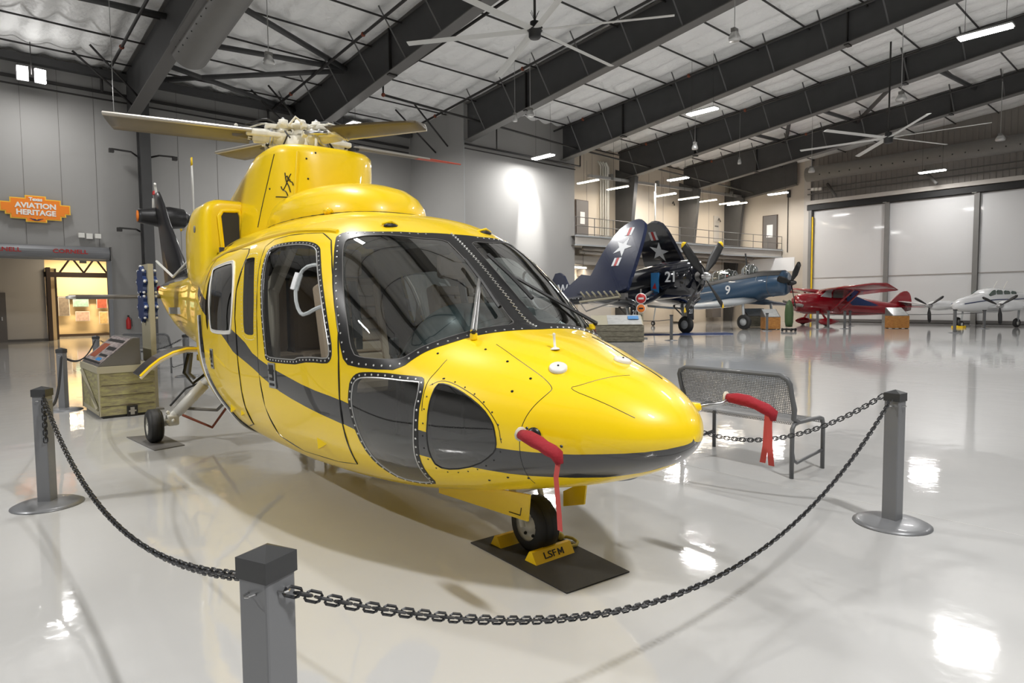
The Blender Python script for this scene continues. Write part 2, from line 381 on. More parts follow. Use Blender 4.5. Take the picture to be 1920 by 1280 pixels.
mb.box((6.5, 34.6, 3.75), (6, .1, .1), 'brown'); struct('trim_40', mb)
mb = MB(); mb.box((7, 38.6, 2.5), (7, .2, 5), 'gold'); mb.box((7, 38.4, 1.95), (7, .25, .08), 'brown'); mb.box((7, 38.45, .06), (7, .1, .12), 'brown'); struct('wall_gallery', mb)
mb = MB(); mb.box((7.9, 32, 2.5), (.2, 6.6, 5), 'vest'); mb.box((3, 34.8, 4.6), (10, 11.6, .1), 'brown'); mb.box((-2.7, 31.5, 2.2), (.2, 6, 4.4), 'vest'); struct('wall_gallery_side', mb)
area_lamp('gallery_light', (5.6, 36.8, 4.0), 2.6, .6, 330, (1, .80, .50)); area_lamp('gallery_light', (5.0, 32.5, 4.3), 1.2, .4, 60, (1, .86, .66))
t = thing('track_light', 'small white strip light under the gallery roof trusses', 'lamp', (4.9, 34.0, 3.62)); mb = MB(); mb.box((0, 0, 0), (1.3, .08, .06), 'tubewarm'); mb.build('diffuser', t); mb = MB(); mb.box((.1, 0, -.14), (.24, .18, .16), 'dark'); mb.build('projector_box', t)
PS = [(4.75, 1.35, .42, .9, (.22, .18, .15), 'narrow dark photo collage panel at the left of the lit gallery'), (5.45, 1.55, .62, .42, (.35, .55, .50), 'pale green topped poster on the lit gallery wall'),
      (5.5, .85, .55, .45, (.55, .38, .32), 'faded pink and cream display panel low on the gallery wall'), (6.35, 1.5, .42, .5, (.42, .10, .06), 'red and brown poster on the lit gallery wall'),
      (6.4, .75, .35, .6, (.70, .45, .20), 'orange figure panel low in the lit gallery'), (6.95, 1.25, .40, .9, (.70, .75, .80), 'white banner with small dark logo in the lit gallery'), (7.0, .5, .4, .3, (.72, .58, .36), 'cream plaque under the white gallery banner')]
for k, (x, z, wd, h, c_, lab) in enumerate(PS):
    mm = mat('poster_%s' % 'abcdefg'[k], c_, .6, noise=(9, .55)); mb = MB(); mb.box((0, 0, 0), (wd+.04, .03, h+.04), 'paper'); mb.box((0, -.02, 0), (wd, .012, h), mm)
    if k == 5: mb.box((0, -.03, .12), (.12, .01, .04), 'dark')
    tag(mb.build('wall_poster', None, (x, 38.27, z+.15)), lab, 'poster')
# "Aviation Heritage" sign on the left wall
MT['signor'] = mat('sign_orange', (.98, .27, .02), .5); MT['signyel'] = mat('sign_yellow', (.98, .60, .06), .5); MT['signwht'] = mat('sign_white', (.9, .9, .85), .5)
t = thing('wall_sign', 'stepped orange and yellow Aviation Heritage sign on the left wall', 'sign', (2.84, YL-.16, 4.95))
def stepped(g):
    q = [(.98, .1), (.98, -.1), (.86, -.1), (.86, -.2), (.68, -.2), (.68, -.36), (.28, -.36), (.28, -.47)]
    a = [(x+g, y+(g if y > 0 else -g)) for x, y in q]; lo = a+[(-x, y) for x, y in reversed(a)]
    up = [(-x, -y) for x, y in lo]; return lo+up
T = Tm((0, 0, 0), (1, 0, 0), (0, 0, 1))
def pl(pts):   # plain closed outline from half profile
    r = [(x, y) for x, y in pts]; return r+[(-x, y) for x, y in reversed(r)]
def sig(g): return pl([(.27+g, .43+g), (.27+g, .33+g), (.70+g, .33+g), (.70+g, .17+g), (.98+g, .17+g), (.98+g, -.10-g), (.84+g, -.10-g), (.84+g, -.2-g), (.70+g, -.2-g), (.70+g, -.33-g), (.27+g, -.33-g), (.27+g, -.43-g)])
mb = MB(); mb.prism(sig(.035), .06, 'signyel', T); mb.build('backing', t); mb = MB(); mb.prism(sig(0), .06, 'signor', T @ Matrix.Translation((0, 0, .012))); mb.build('face', t)
mb = MB(); mb.text('AVIATION', .25, 'signwht', T @ Matrix.Translation((0, .10, .05)), bold=.010, sx=1.02); mb.text('HERITAGE', .25, 'signwht', T @ Matrix.Translation((0, -.14, .05)), bold=.010, sx=1.0)
mb.text('Texas', .16, 'signwht', T @ Matrix.Translation((0, .33, .05)), bold=.008); mb.build('lettering', t)
mb = MB(); mb.prism([(-.20, -.33), (0, -.37), (.20, -.33), (.06, -.41), (-.06, -.41)], .02, 'bluedk', T @ Matrix.Translation((0, 0, .045))); mb.ball((0, -.07, -.365), .025, 'signyel'); mb.build('winged_emblem', t)
# small wall things
t = thing('emergency_light', 'white twin-head emergency light right of the orange sign', 'lamp', (4.42, YL-.08, 4.1)); mb = MB(); mb.box((0, 0, 0), (.2, .12, .2), 'white'); mb.build('battery_box', t)
for s in (-1, 1): mb = MB(); mb.box((s*.26, -.05, .01), (.2, .12, .18), 'white', bev=.02); mb.build('lamp_head', t)
t = thing('fire_extinguisher', 'red fire extinguisher with black hose on the left wall', 'extinguisher', (5.57, YL-.088, .6)); mb = MB(); mb.lathe([(0, 0), (.075, 0), (.085, .05), (.085, .34), (.04, .42), (.03, .46), (0, .46)], 'redbox', n=14); mb.build('cylinder', t)
mb = MB(); mb.tube([(0, -.02, .48), (.1, -.04, .4), (.11, -.03, .1)], .012, 'dark', 6); mb.box((0, 0, .5), (.06, .05, .07), 'dark'); mb.build('valve_and_hose', t)
mb = MB(); mb.lathe([(0, 0), (.11, 0), (.11, .05), (0, .05)], 'redbox', (0, 0, 0), (0, -1, 0), 16); mb.lathe([(0, .05), (.04, .05), (.0, .08)], 'dark', (0, 0, 0), (0, -1, 0), 12); tag(mb.build('alarm_bell', None, (6.72, YL-.02, 2.17)), 'round red alarm bell on the left wall beside the column', 'alarm bell')
def bracket(x, z, dx, lab):
    t = thing('heater_bracket', lab, 'bracket', (x, YL-.05, z)); mb = MB(); mb.tube([(0, 0, 0), (dx*.3, -.5, .02), (dx, -.6, .02)], .035, 'pipe', 6); mb.build('arm', t); mb = MB(); mb.box((dx, -.6, -.04), (.16, .16, .14), 'pipe'); mb.build('end_clamp', t)
bracket(6.1, 7.3, -.95, 'black bracket arm high on the left of the wall column'); bracket(6.55, 7.3, .75, 'black bracket arm high on the right of the wall column')
bracket(6.1, 4.4, -.8, 'black bracket arm left of the column, level with the orange sign'); bracket(14.6, 7.1, 1.0, 'black bracket arm high on the grey wall right of the rotor head')
# pipework of the annex wall
def pipe(name, lab, pts, r=.045, m='pipe', cat='pipe', joints=()):
    t = thing(name, lab, cat, pts[0]); o = Vector(pts[0]); mb = MB(); mb.tube([Vector(p)-o for p in pts], r, m, 8); mb.build('run', t)
    for j in joints: mb = MB(); mb.ball(Vector(j)-o, r*1.7, 'pipered', 8); mb.build('joint', t)
pipe('sprinkler_pipe', 'black sprinkler pipe dropping beside the rotor-side girder and crossing the spot-lit wall', [(13.6, 14, roof(14)-.8), (13.6, 22.6, roof(22.6)-.8), (13.6, 22.6, 9.75), (19, 22.9, 9.7), (26.4, 22.9, 9.45), (44, 22.9, 9.2)], .05, joints=[(13.6, 22.6, 9.75), (13.6, 22.6, roof(22.6)-.8)])
for k, (x, y0, y1, lab) in enumerate([(5.1, 27.2, 8, 'black sprinkler main left of the duct girder'), (11.3, 28.0, 4, 'black sprinkler main between the duct girder and the rotor girder'), (17.8, 27, 2, 'black sprinkler main just left of the first annex girder'),
        (24.3, 23.6, 0, 'black sprinkler main just left of the second annex girder'), (30.6, 24.4, 0, 'black sprinkler main below the mezzanine-end girder'), (37.6, 24.4, 0, 'black sprinkler main beyond the further fan')]):
    pipe('sprinkler_pipe', lab, [(x, y0, roof(y0)-.55), (x, y1, roof(y1)-.55)], .05, joints=[(x, y0-2, roof(y0-2)-.55), (x, y0-8, roof(y0-8)-.55)])
pipe('sprinkler_pipe', 'thin black pipe rail hung in front of the spot-lit wall', [(20.2, 23.4, roof(23.4)-.2), (20.2, 23.4, 8.75), (26.1, 23.4, 8.75), (26.1, 23.4, roof(23.4)-.2)], .045)
for k, (x, lab) in enumerate([(5.0, 'black hanger drop beside the floodlight pair'), (11.2, 'black hanger drop above the tail rotor'), (15.6, 'black hanger drop right of the rotor head')]):
    pipe('hanger_rod', lab, [(x, 28.2, roof(28)-.2), (x, 28.2, 9.45)], .05)
for k, (x, y) in enumerate([(4.0, 27.3), (4.4, 26.5), (10.2, 27.4), (10.6, 26.6), (16.4, 26.2), (16.8, 25.2)]):
    bx = [6.0, 6.0, 12.3, 12.3, 18.65, 18.65][k]
    pipe('knee_brace', 'thin black knee brace to the %s girder, %s of its pair' % (['duct', 'rotor', 'annex'][k//2], ['nearer the wall', 'further out'][k % 2]), [(x, y, roof(y)-.15), (bx, y, zbot(y)+.1)], .04)
# wind bracing struts
for k, (a, b, lab) in enumerate([((6.2, 24.0), (12.2, 23.0), 'thick dark roof strut between the duct and the rotor-side girder'), ((6.3, 20.2), (12.2, 23.0), 'dark diagonal roof brace running up from the rotor-side girder'), ((6.8, 26.2), (12.3, 28.0), 'dark diagonal roof brace low over the tail rotor'),
        ((6.3, 28.0), (12.2, 23.2), 'dark diagonal roof brace from the wall column to the rotor girder'), ((-.2, 23.2), (5.9, 22.6), 'thick dark roof strut left of the duct girder'),
        ((31.9, 18.6), (38.5, 18.0), 'dark roof strut in the braced bay, lowest'), ((31.9, 14.6), (38.5, 14.0), 'dark roof strut in the braced bay, middle'), ((31.9, 9.2), (38.5, 8.6), 'dark roof strut in the braced bay, highest'),
        ((31.9, 14.6), (38.5, 18.0), 'dark diagonal in the lower braced bay rising toward the near girder'), ((31.9, 9.2), (38.5, 14.0), 'dark diagonal in the upper braced bay')]):
    p0 = Vector((a[0], a[1], roof(a[1])-.42)); p1 = Vector((b[0], b[1], roof(b[1])-.42)); mb = MB(); mb.tube([(0, 0, 0), p1-p0], .10, 'beam', 8)
    tag(mb.build('roof_strut', None, p0), lab, 'strut')
# round ducts
t = thing('round_duct', 'large grey perforated round duct hanging beside the left girder', 'duct', (6.34, 22.2, 9.45)); mb = MB(); D0 = Vector((0, 0, 0)); D1 = Vector((0, -18, 18*.14)); ax = (D1-D0).normalized(); R_ = .57
mb.lathe([(0, -.12), (.2, -.11), (.40, -.06), (.52, .0), (R_, .10), (R_, 18)], 'duct', D0, ax, 32); mb.build('shell', t)
mb = MB(); q = Vector((0, 0, 1)).rotation_difference(ax)
for k in range(24):
    for dd in ((-.93, 0, -.36), (-.80, 0, -.60)):
        dl_ = q.inverted() @ Vector(dd); an = math.atan2(dl_.y, dl_.x)
        mb.ball(q @ Vector((R_*math.cos(an), R_*math.sin(an), .6+.45*k)), .022, 'dark', 6)
tag(mb.build('air_holes', t), kind='stuff')
t = thing('round_duct', 'long grey perforated round duct along the wall over the hangar doors', 'duct', (44.3, 19.2, 9.95)); mb = MB(); mb.lathe([(0, 0), (.48, 0), (.48, 34), (0, 34)], 'duct', (0, 0, 0), (0, -1, 0), 28); mb.build('shell', t)
mb = MB()
for k in range(30): mb.ball((-.45, -1-.62*k, -.17), .045, 'dark', 6)
tag(mb.build('air_holes', t), kind='stuff')
# hangar doors
mb = MB(); mb.box((XD+.25, 5.3, 3.9), (.12, 28, 7.8), 'siding'); struct('wall_door_backing', mb)
MT['hdoor'] = mat('hangar_door_white', (.62, .62, .62), .42, noise=(.35, .06), bump=(7, .12, .03), coat=.3)
dl = [('beside the beige corner', 19.15, 14.65), ('between the two dark door posts', 14.4, 9.95), ('at the right edge of the photo', 9.65, 5.2), ('outside the frame', 4.9, .4), ('outside the frame', .1, -4.4)]
for lab, a, b in dl:
    k = len([o for o in COL.objects if o.name.startswith('door_')])+1
    mb = MB(); mb.box((XD+.14, (a+b)/2, 3.85), (.08, a-b, 7.5), 'hdoor'); mb.box((XD+.08, (a+b)/2, 3.0), (.03, a-b, .05), 'siding'); mb.box((XD+.08, (a+b)/2, .12), (.05, a-b, .18), 'slate'); mb.box((XD+.06, (a+b)/2, 1.1), (.03, a-b, .03), 'slate')
    struct('door_%d' % k, mb)
mb = MB()
for y in (14.52, 9.8, 5.05, .25): mb.box((XD+.02, y, 3.95), (.2, .26, 7.9), 'duct'); mb.box((XD-.12, y+.12, 7.72), (.12, .22, .18), 'white')
mb.box((XD-.02, 19.3, 3.95), (.3, .2, 7.9), 'duct'); mb.box((XD-.05, 19.16, 3.6), (.12, .07, 7.2), 'gyel'); struct('trim_41', mb)
mb = MB(); mb.box((XD-.1, 2, 8.15), (.5, 35, .25), 'vest'); mb.box((XD-.04, 2, 7.83), (.3, 35, .36), 'black'); mb.box((XD-.12, 2, 8.75), (.1, 35, .06), 'slate'); mb.box((XD-.12, 2, 9.1), (.1, 35, .05), 'slate'); struct('trim_42', mb)
for k, (y, lab) in enumerate([(17.3, 'dark diagonal strut from the wall to the rail, nearest the beige corner'), (11.6, 'dark diagonal strut over the second dark door post'), (6.4, 'dark diagonal strut at the right of the hangar door rail')]):
    pipe('wall_strut', lab, [(XD-.1, y+.9, 9.3), (XD-1.0, y, 8.3)], .09, 'slate', 'strut')
for k, (y, lab) in enumerate([(19.0, 'left of three small white floodlights high in the corner'), (18.75, 'middle of three small white floodlights high in the corner'), (18.5, 'right of three small white floodlights high in the corner')]):
    t = thing('small_floodlight', lab, 'lamp', (XD-.5, y, 9.0-.02*k)); mb = MB(); mb.box((0, 0, 0), (.16, .2, .18), 'white'); mb.build('housing', t); mb = MB(); mb.tube([(.05, 0, 0), (.35, 0, .05)], .02, 'dark', 6); mb.build('arm', t)
# mezzanine
A0, A1, A2 = Vector((26.0, 23.7, 5.1)), Vector((39.2, 22.5, 5.05)), Vector((45.2, 21.3, 5.0))
mb = MB(); vs = []
for z in (4.62, 5.1): vs += [(26, 23.7, z), (39.2, 22.5, z), (45.2, 21.3, z), (45.2, YM, z), (26, YM, z)]
mb.add(vs, [(4, 3, 2, 1, 0), (5, 6, 7, 8, 9), (0, 1, 6, 5), (1, 2, 7, 6)], 'vest')
for a, b in ((A0, A1), (A1, A2)):
    d = (b-a); n = Vector((d.y, -d.x, 0)).normalized(); an = math.atan2(d.y, d.x)
    mb.box((a+b)/2+n*.05+Vector((0, 0, .03)), (d.length, .12, .08), 'lgrey', Rz(an)); mb.box((a+b)/2+n*.05+Vector((0, 0, -.47)), (d.length, .12, .08), 'lgrey', Rz(an))
struct('trim_43', mb)
t = thing('railing', 'thin grey safety railing along the mezzanine edge', 'railing', A0); rl = MB()
for a, b in ((A0, A1), (A1, A2)):
    for h in (1.02, .55, .12): rl.tube([a-A0+Vector((0, 0, h)), b-A0+Vector((0, 0, h))], .022, 'slate', 6)
rl.build('rails', t)
for a, b, n in ((A0, A1, 9), (A1, A2, 4)):
    for k in range(n+(b == A2)): p = a.lerp(b, k/n)-A0; mb = MB(); mb.tube([p, p+Vector((0, 0, 1.02))], .022, 'slate', 6); mb.build('rail_post', t)
def door(n, c, ax, wd=.95, h=2.15, m='greydoor', paper=True):
    mb = MB(); d = (wd, .06, h) if ax == 'y' else (.06, wd, h); f = (wd+.12, .05, h+.08) if ax == 'y' else (.05, wd+.12, h+.08)
    mb.box(c, f, 'brown'); mb.box(Vector(c)+Vector((0, -.02, 0) if ax == 'y' else (-.02, 0, 0)), d, m)
    if paper: mb.box(Vector(c)+(Vector((0, -.06, .15)) if ax == 'y' else Vector((-.06, 0, .15))), (.4, .01, .7) if ax == 'y' else (.01, .45, .9), 'paper')
    struct('door_%d' % n, mb)
door(11, (28.4, YM-.05, 6.25), 'y', 1.0, 2.3); door(12, (XD-.0, 22.2, 6.35), 'x', 1.0, 2.5)
mb = MB(); mb.box((43.3, YM-.03, 6.8), (.75, .04, 1.9), 'vest'); mb.box((43.3, YM-.06, 7.0), (.5, .01, .1), 'slate'); struct('window_1', mb)
t = thing('conduit_bundle', 'bundle of four pale vertical conduits left of the first tapered column', 'conduit', (30.0, YM-.14, 5.1))
for k in range(4): mb = MB(); mb.tube([(k*.22, 0, 0), (k*.22, 0, 4.5), (k*.22-.25, 0, 4.75)], .05 if k < 3 else .10, 'white', 8); mb.build('conduit', t)
for p, dx, lab in (((37.9, YM-.03, 8.05), -.9, 'thin dark bracket arm left of the middle tapered column'), ((43.9, YM-.03, 7.4), -1.1, 'thin dark bracket arm left of the corner column')):
    mb = MB(); mb.tube([(0, 0, 0), (dx, -.5, .08), (dx-.1, -.5, -.05)], .04, 'pipe', 6); tag(mb.build('heater_bracket', None, p), lab, 'bracket')
# beam grid and strip lights by the mezzanine
t = thing('light_rail', 'long white light rail hung over the mezzanine walkway', 'rail', (28.4, 24.4, 8.6)); mb = MB(); mb.box((8.5, 0, .35), (18, .18, .16), 'alu', Matrix.Rotation(-.035, 4, 'Y')); mb.build('channel', t)
for k in range(4): mb = MB(); mb.box((1.5+4.6*k, 0, .2+.16*k), (.2, .2, .34), 'duct'); mb.build('junction_box', t)
S7 = [(27.3, 8.16, 'behind the edge of the spot-lit wall'), (29.9, 8.1, 'in front of the pale conduits'), (34.7, 8.2, 'left of the white drop pole'), (37.3, 8.25, 'over the middle tapered column'), (39.5, 8.3, 'just right of the middle tapered column'), (42.5, 8.45, 'third from the corner column'), (45.0, 8.5, 'nearest the corner column')]
for x, z, lab in S7:
    t = thing('strip_light', 'lit strip light hung over the mezzanine, '+lab, 'lamp', (x if x < 44.6 else 43.6, 23.9, z), PI/2, 'strip lights over the mezzanine'); mb = MB(); mb.box((0, 0, 0), (1.5, .14, .05), 'tubewarm'); mb.build('diffuser', t); mb = MB(); mb.box((0, 0, .05), (1.5, .18, .05), 'white'); mb.build('housing', t); mb = MB(); [mb.tube([(a, 0, .06), (a, 0, roof(23.9)-z+.02)], .008, 'pipe', 4) for a in (-.3, .3)]; mb.build('hanger_wire', t)
for x in (29, 33, 37.5, 41.5): area_lamp('strip_light_lamp', (x, 23.4, 8.1), 1.4, .3, 70, (1, .86, .68))
for k, (x, y, lab) in enumerate([(27.3, 24.6, 'beside the spot-lit wall'), (31.5, 24.4, 'above the parked navy tail'), (36, 24, 'above the folded wings'), (41.0, 23.4, 'above the exit sign')]):
    t = thing('strip_light', 'warm lit strip light under the mezzanine, '+lab, 'lamp', (x, y, 3.45), .3, 'strip lights under the mezzanine'); mb = MB(); mb.box((0, 0, 0), (1.7, .2, .06), 'tubewarm'); mb.build('diffuser', t); mb = MB(); mb.box((0, 0, .06), (1.74, .26, .06), 'white'); mb.build('housing', t); mb = MB(); [mb.tube([(a, 0, .08), (a, 0, 1.2)], .01, 'pipe', 4) for a in (-.6, .6)]; mb.build('hanger_rod', t)
    area_lamp('strip_light_lamp', (x, y-.1, 3.35), 1.5, .3, 50, (1, .84, .64))
mb = MB()
for k, (x, z, wd, h, m) in enumerate([(28, 3.9, 3, .5, 'vest'), (30, 3.2, 4, .35, 'siding'), (35.5, 4.0, 6, .4, 'siding'), (41, 3.9, 5, .5, 'vest'), (36, 2.9, 8, .25, 'brown'), (42.6, 1.5, 1.2, 2.4, 'greydoor'), (29, 1.3, 3, 2.2, 'vest'), (39, 1.2, 2.4, 2.2, 'beige')]): mb.box((x, YM-.3, z), (wd, .5, h), m)
struct('trim_44', mb)
mb = MB(); mb.tube([(27, 24.0, 4.48), (44.0, 22.9, 4.48)], .12, 'siding', 8); mb.tube([(27, 24.25, 4.3), (44.0, 23.4, 4.3)], .09, 'vest', 8); mb.tube([(27, 23.9, 4.2), (44.0, 23.1, 4.2)], .05, 'siding', 8); tag(mb.build('pipe_run'), 'bundle of pipes running under the mezzanine slab', 'pipe')
t = thing('exit_sign', 'small lit red exit sign under the mezzanine', 'sign', (43.0, 24.2, 3.2)); MT['exit'] = mat('exit_red', (.9, .05, .03), .5, emit=(1, .06, .03), es=2.5)
mb = MB(); mb.box((0, 0, 0), (.62, .05, .3), 'paper'); mb.build('case', t); mb = MB(); mb.tube([(0, 0, .15), (0, 0, 1.4)], .012, 'pipe', 5); mb.build('hanger_rod', t); mb = MB(); mb.text('EXIT', .26, 'exit', Tm((0, -.03, 0), (1, 0, 0), (0, 0, 1)), bold=.01); mb.build('letters', t)
mb = MB(); mb.box((0, 0, 0), (.06, 3.4, .95), 'paper'); tag(mb.build('hanging_banner', None, (44.4, 21.7, 4.0)), 'blank white panel hung under the end of the mezzanine', 'banner')
mb = MB(); mb.box((0, 0, 0), (.1, .2, .5), 'dark'); tag(mb.build('speaker_box', None, (XD-.06, 20.85, 9.0)), 'small dark box high on the beige corner wall', 'speaker')
pipe('conduit', 'thin dark conduit down the beige corner wall', [(XD-.03, 20.9, 8.8), (XD-.03, 20.9, 4.9)], .03)
pipe('drop_pole', 'white vertical pole dropping from the roof in front of the mezzanine', [(32.6, 23.2, 8.6), (32.6, 23.2, 5.3)], .05, 'white')
# spotlight washing the annex wall
l = bpy.data.lights.new('wall_spot', 'SPOT'); l.energy = 5200; l.spot_size = math.radians(30); l.spot_blend = 1.0; l.shadow_soft_size = .06; l.color = (1, .98, .95)
o = bpy.data.objects.new('wall_spot', l); COL.objects.link(o); o.location = (22.75, 22.0, 10.3); o.rotation_euler = (math.radians(24), 0, 0)
# ---------------------------------------------------------------- hanging lamps, fans
def lamp_fix(x, y, z, lab, rz=0, n=2):
    t = thing('high_bay_fixture', lab, 'lamp', (x, y, z), rz, 'high bay lamps'); mb = MB(); mb.box((0, 0, .03), (.42, 1.35, .05), 'alu'); mb.build('housing', t)
    for s in ((-1, 1) if n == 2 else (0,)):
        mb = MB(); mb.box((s*.10, 0, -.015), (.13, 1.28, .04), 'tube'); mb.build('tube', t)
    mb = MB(); h = roof(y)-z
    for s in (-1, 1): mb.tube([(0, s*.5, .05), (0, s*.5, h)], .006, 'pipe', 4)
    mb.build('hanger_wire', t)
for (x, y, z), lab in zip(LAMPS, ['large lit lamp at the top right of the photo', 'lit lamp in the middle of the ceiling, right of the near fan', 'lit lamp in front of the spot-lit grey wall', 'lit lamp over the mezzanine railing',
        'lit lamp in front of the duct over the hangar doors', 'lit lamp near the beige corner wall', 'lit twin-tube lamp just behind the rotor head', None]):
    if lab: lamp_fix(x, y, z, lab)
t = thing('floodlight_pair', 'pair of glaring white floodlights high at the far left', 'lamp', (2.8, 27.2, 9.3))
for s in (-1, 1): mb = MB(); mb.box((s*.24, 0, 0), (.30, .10, .44), 'tube', Matrix.Rotation(s*.12, 4, 'Z')); mb.box((s*.24, .08, 0), (.34, .08, .48), 'dark', Matrix.Rotation(s*.12, 4, 'Z')); mb.build('lamp_head', t)
mb = MB(); mb.tube([(0, 0, 0), (0, 0, roof(27.2)-9.5)], .015, 'pipe', 6); mb.build('cable', t)
def pendant(x, y, z, lab, s=1.0):
    t = thing('pendant_sensor', lab, 'pendant', (x, y, z), 0, 'small pendants'); mb = MB(); mb.lathe([(0, -.02), (.15*s, -.02), (.16*s, .06), (.10*s, .20), (.04*s, .26), (0, .26)], 'alu', n=14); mb.build('reflector', t)
    mb = MB(); mb.tube([(0, 0, .24), (0, 0, roof(y)-z)], .012*s, 'alu', 6); mb.build('rod', t); mb = MB(); mb.box((0, 0, .26), (.2*s, .12*s, .1), 'duct'); mb.build('driver_box', t)
for x, y, z, s, lab in [(7.45, 18.6, 8.4, 1., 'grey pendant hanging just right of the large round duct'), (16.8, 9.35, 8.7, 1., 'grey pendant at the top centre of the ceiling'), (26.4, 16.6, 8.5, .9, 'small pendant right of the middle ceiling lamp'), (31.2, 17.0, 8.55, .6, 'tiny white pendant over the folded wings'),
        (27.5, 8.45, 9.0, 1.2, 'pale pendant above the further fan'), (36.3, 15.5, 8.55, 1.1, 'small pendant at the left end of the door-wall duct'), (38, 7.4, 9.0, 1.3, 'pale pendant against the door-wall duct at right'), (18.2, 19.0, 9.0, 1., 'grey pendant in front of the annex wall top'), (17.0, 18.6, 8.5, .6, 'tiny pendant left of the annex pendant'), (4.2, 22.1, 6.85, .8, 'small white pendant beneath the left rotor blade')]: pendant(x, y, z, lab, s)
def fan(c, r, a0, lab, up):
    t = thing('ceiling_fan', lab, 'ceiling fan', c, 0, 'large ceiling fans'); mb = MB(); mb.lathe([(0, -.22), (.14, -.22), (.17, -.18), (.17, -.02), (.22, 0), (.22, .06), (.13, .1), (.13, .22), (0, .22)], 'dark', n=20); mb.build('motor', t)
    mb = MB(); mb.tube([(0, 0, .2), (0, 0, up)], .035, 'pipe', 8)
    for k in range(6): a = k*PI/3; mb.tube([(0, 0, .25), (.12*math.cos(a), .12*math.sin(a), .5)], .008, 'pipe', 4)
    mb.build('down_rod', t)
    for k in range(6):
        a = a0+k*PI/3; R = Rz(a) @ Matrix.Rotation(.18, 4, 'X'); mb = MB(); prof = [(-.11, 0), (-.05, .02), (.04, .018), (.11, 0), (.04, -.01), (-.05, -.01)]
        mb.loft([[R @ Vector((x, y, z)) for y, z in prof] for x in (.2, r)], 'fan', False); b = mb.build('fan_blade', t)
fan((12.6, 12.95, 8.95), 3.72, math.radians(5), 'near six-bladed ceiling fan at the top centre', roof(12.95)-8.95)
fan((29.8, 9.6, 8.2), 3.45, math.radians(-21), 'further six-bladed ceiling fan at the upper right', roof(9.6)-8.2)
# ================================================================ THE YELLOW HELICOPTER
def pchip(xs, ys):
    n=len(xs); h=[xs[i+1]-xs[i] for i in range(n-1)]; d=[(ys[i+1]-ys[i])/h[i] for i in range(n-1)]
    m=[0.0]*n; m[0]=d[0]; m[-1]=d[-1]
    for i in range(1,n-1):
        if d[i-1]*d[i]>0:
            w1=2*h[i]+h[i-1]; w2=h[i]+2*h[i-1]; m[i]=(w1+w2)/(w1/d[i-1]+w2/d[i])
    def f(x):
        if x<=xs[0]: return ys[0]
        if x>=xs[-1]: return ys[-1]
        i=0
        while x>xs[i+1]: i+=1
        t=(x-xs[i])/h[i]; t2=t*t; t3=t2*t
        return (2*t3-3*t2+1)*ys[i]+(t3-2*t2+t)*h[i]*m[i]+(-2*t3+3*t2)*ys[i+1]+(t3-t2)*h[i]*m[i+1]
    return f
# station x (m aft of the nose), belly z, roof z, z of the widest line, half width, exponents above / below
KN=[(.055,.87,.87,.87,.0,2,2),
(.085,.80,.95,.87,.11,2,2),
(.17,.725,1.03,.87,.235,2,2.1),
(.35,.635,1.13,.87,.375,2.05,2.2),
(.6,.55,1.205,.88,.53,2.1,2.3),
(.9,.475,1.295,.9,.68,2.2,2.4),
(1.2,.41,1.365,.93,.80,2.35,2.5),
(1.45,.365,1.545,.97,.885,2.5,2.6),
(1.75,.32,1.775,1.05,.95,2.65,2.7),
(2.1,.29,2.0,1.12,1.0,2.8,2.8),
(2.45,.27,2.14,1.17,1.03,2.8,2.9),
(2.9,.26,2.21,1.2,1.06,2.9,3.0),
(3.6,.26,2.24,1.2,1.07,2.9,3.0),
(4.6,.30,2.24,1.2,1.03,2.9,2.8),
(5.2,.37,2.22,1.22,.955,2.8,2.6),
(5.7,.47,2.20,1.28,.85,2.7,2.5),
(6.4,.60,2.17,1.38,.69,2.6,2.4),
(7.2,.72,2.13,1.45,.58,2.5,2.3),
(8.0,.80,2.10,1.5,.47,2.4,2.2),
(9.0,.90,2.06,1.55,.37,2.2,2.1),
(10.0,1.03,2.02,1.6,.29,2.2,2.1),
(11.0,1.26,1.97,1.68,.21,2.0,2.0),
(11.9,1.60,1.90,1.75,.12,2.0,2.0)]
X0=.055
def x2u(x): x-=X0; return math.sqrt(max(x,0)) if x<1 else (x+1)/2
def u2x(u): return (u*u if u<1 else 2*u-1)+X0
_f=[pchip([x2u(k[0]) for k in KN],[k[j] for k in KN]) for j in range(1,7)]
def sec(u): return [f(u) for f in _f]
def _pw(c,e): return math.copysign(abs(c)**e,c)
def S(u,v):
    """v: 0 belly centre, +1 roof centre over starboard, -1 over port"""
    zb,zt,zw,w,nu,nl=sec(u); a=abs(v)*math.pi; s=math.sin(a); c=-math.cos(a)
    if c<0: y=w*_pw(s,2/nl); z=zw+(zw-zb)*_pw(c,2/nl)
    else: y=w*_pw(s,2/nu); z=zw+(zt-zw)*_pw(c,2/nu)
    return (u2x(u), y if v>=0 else -y, z)
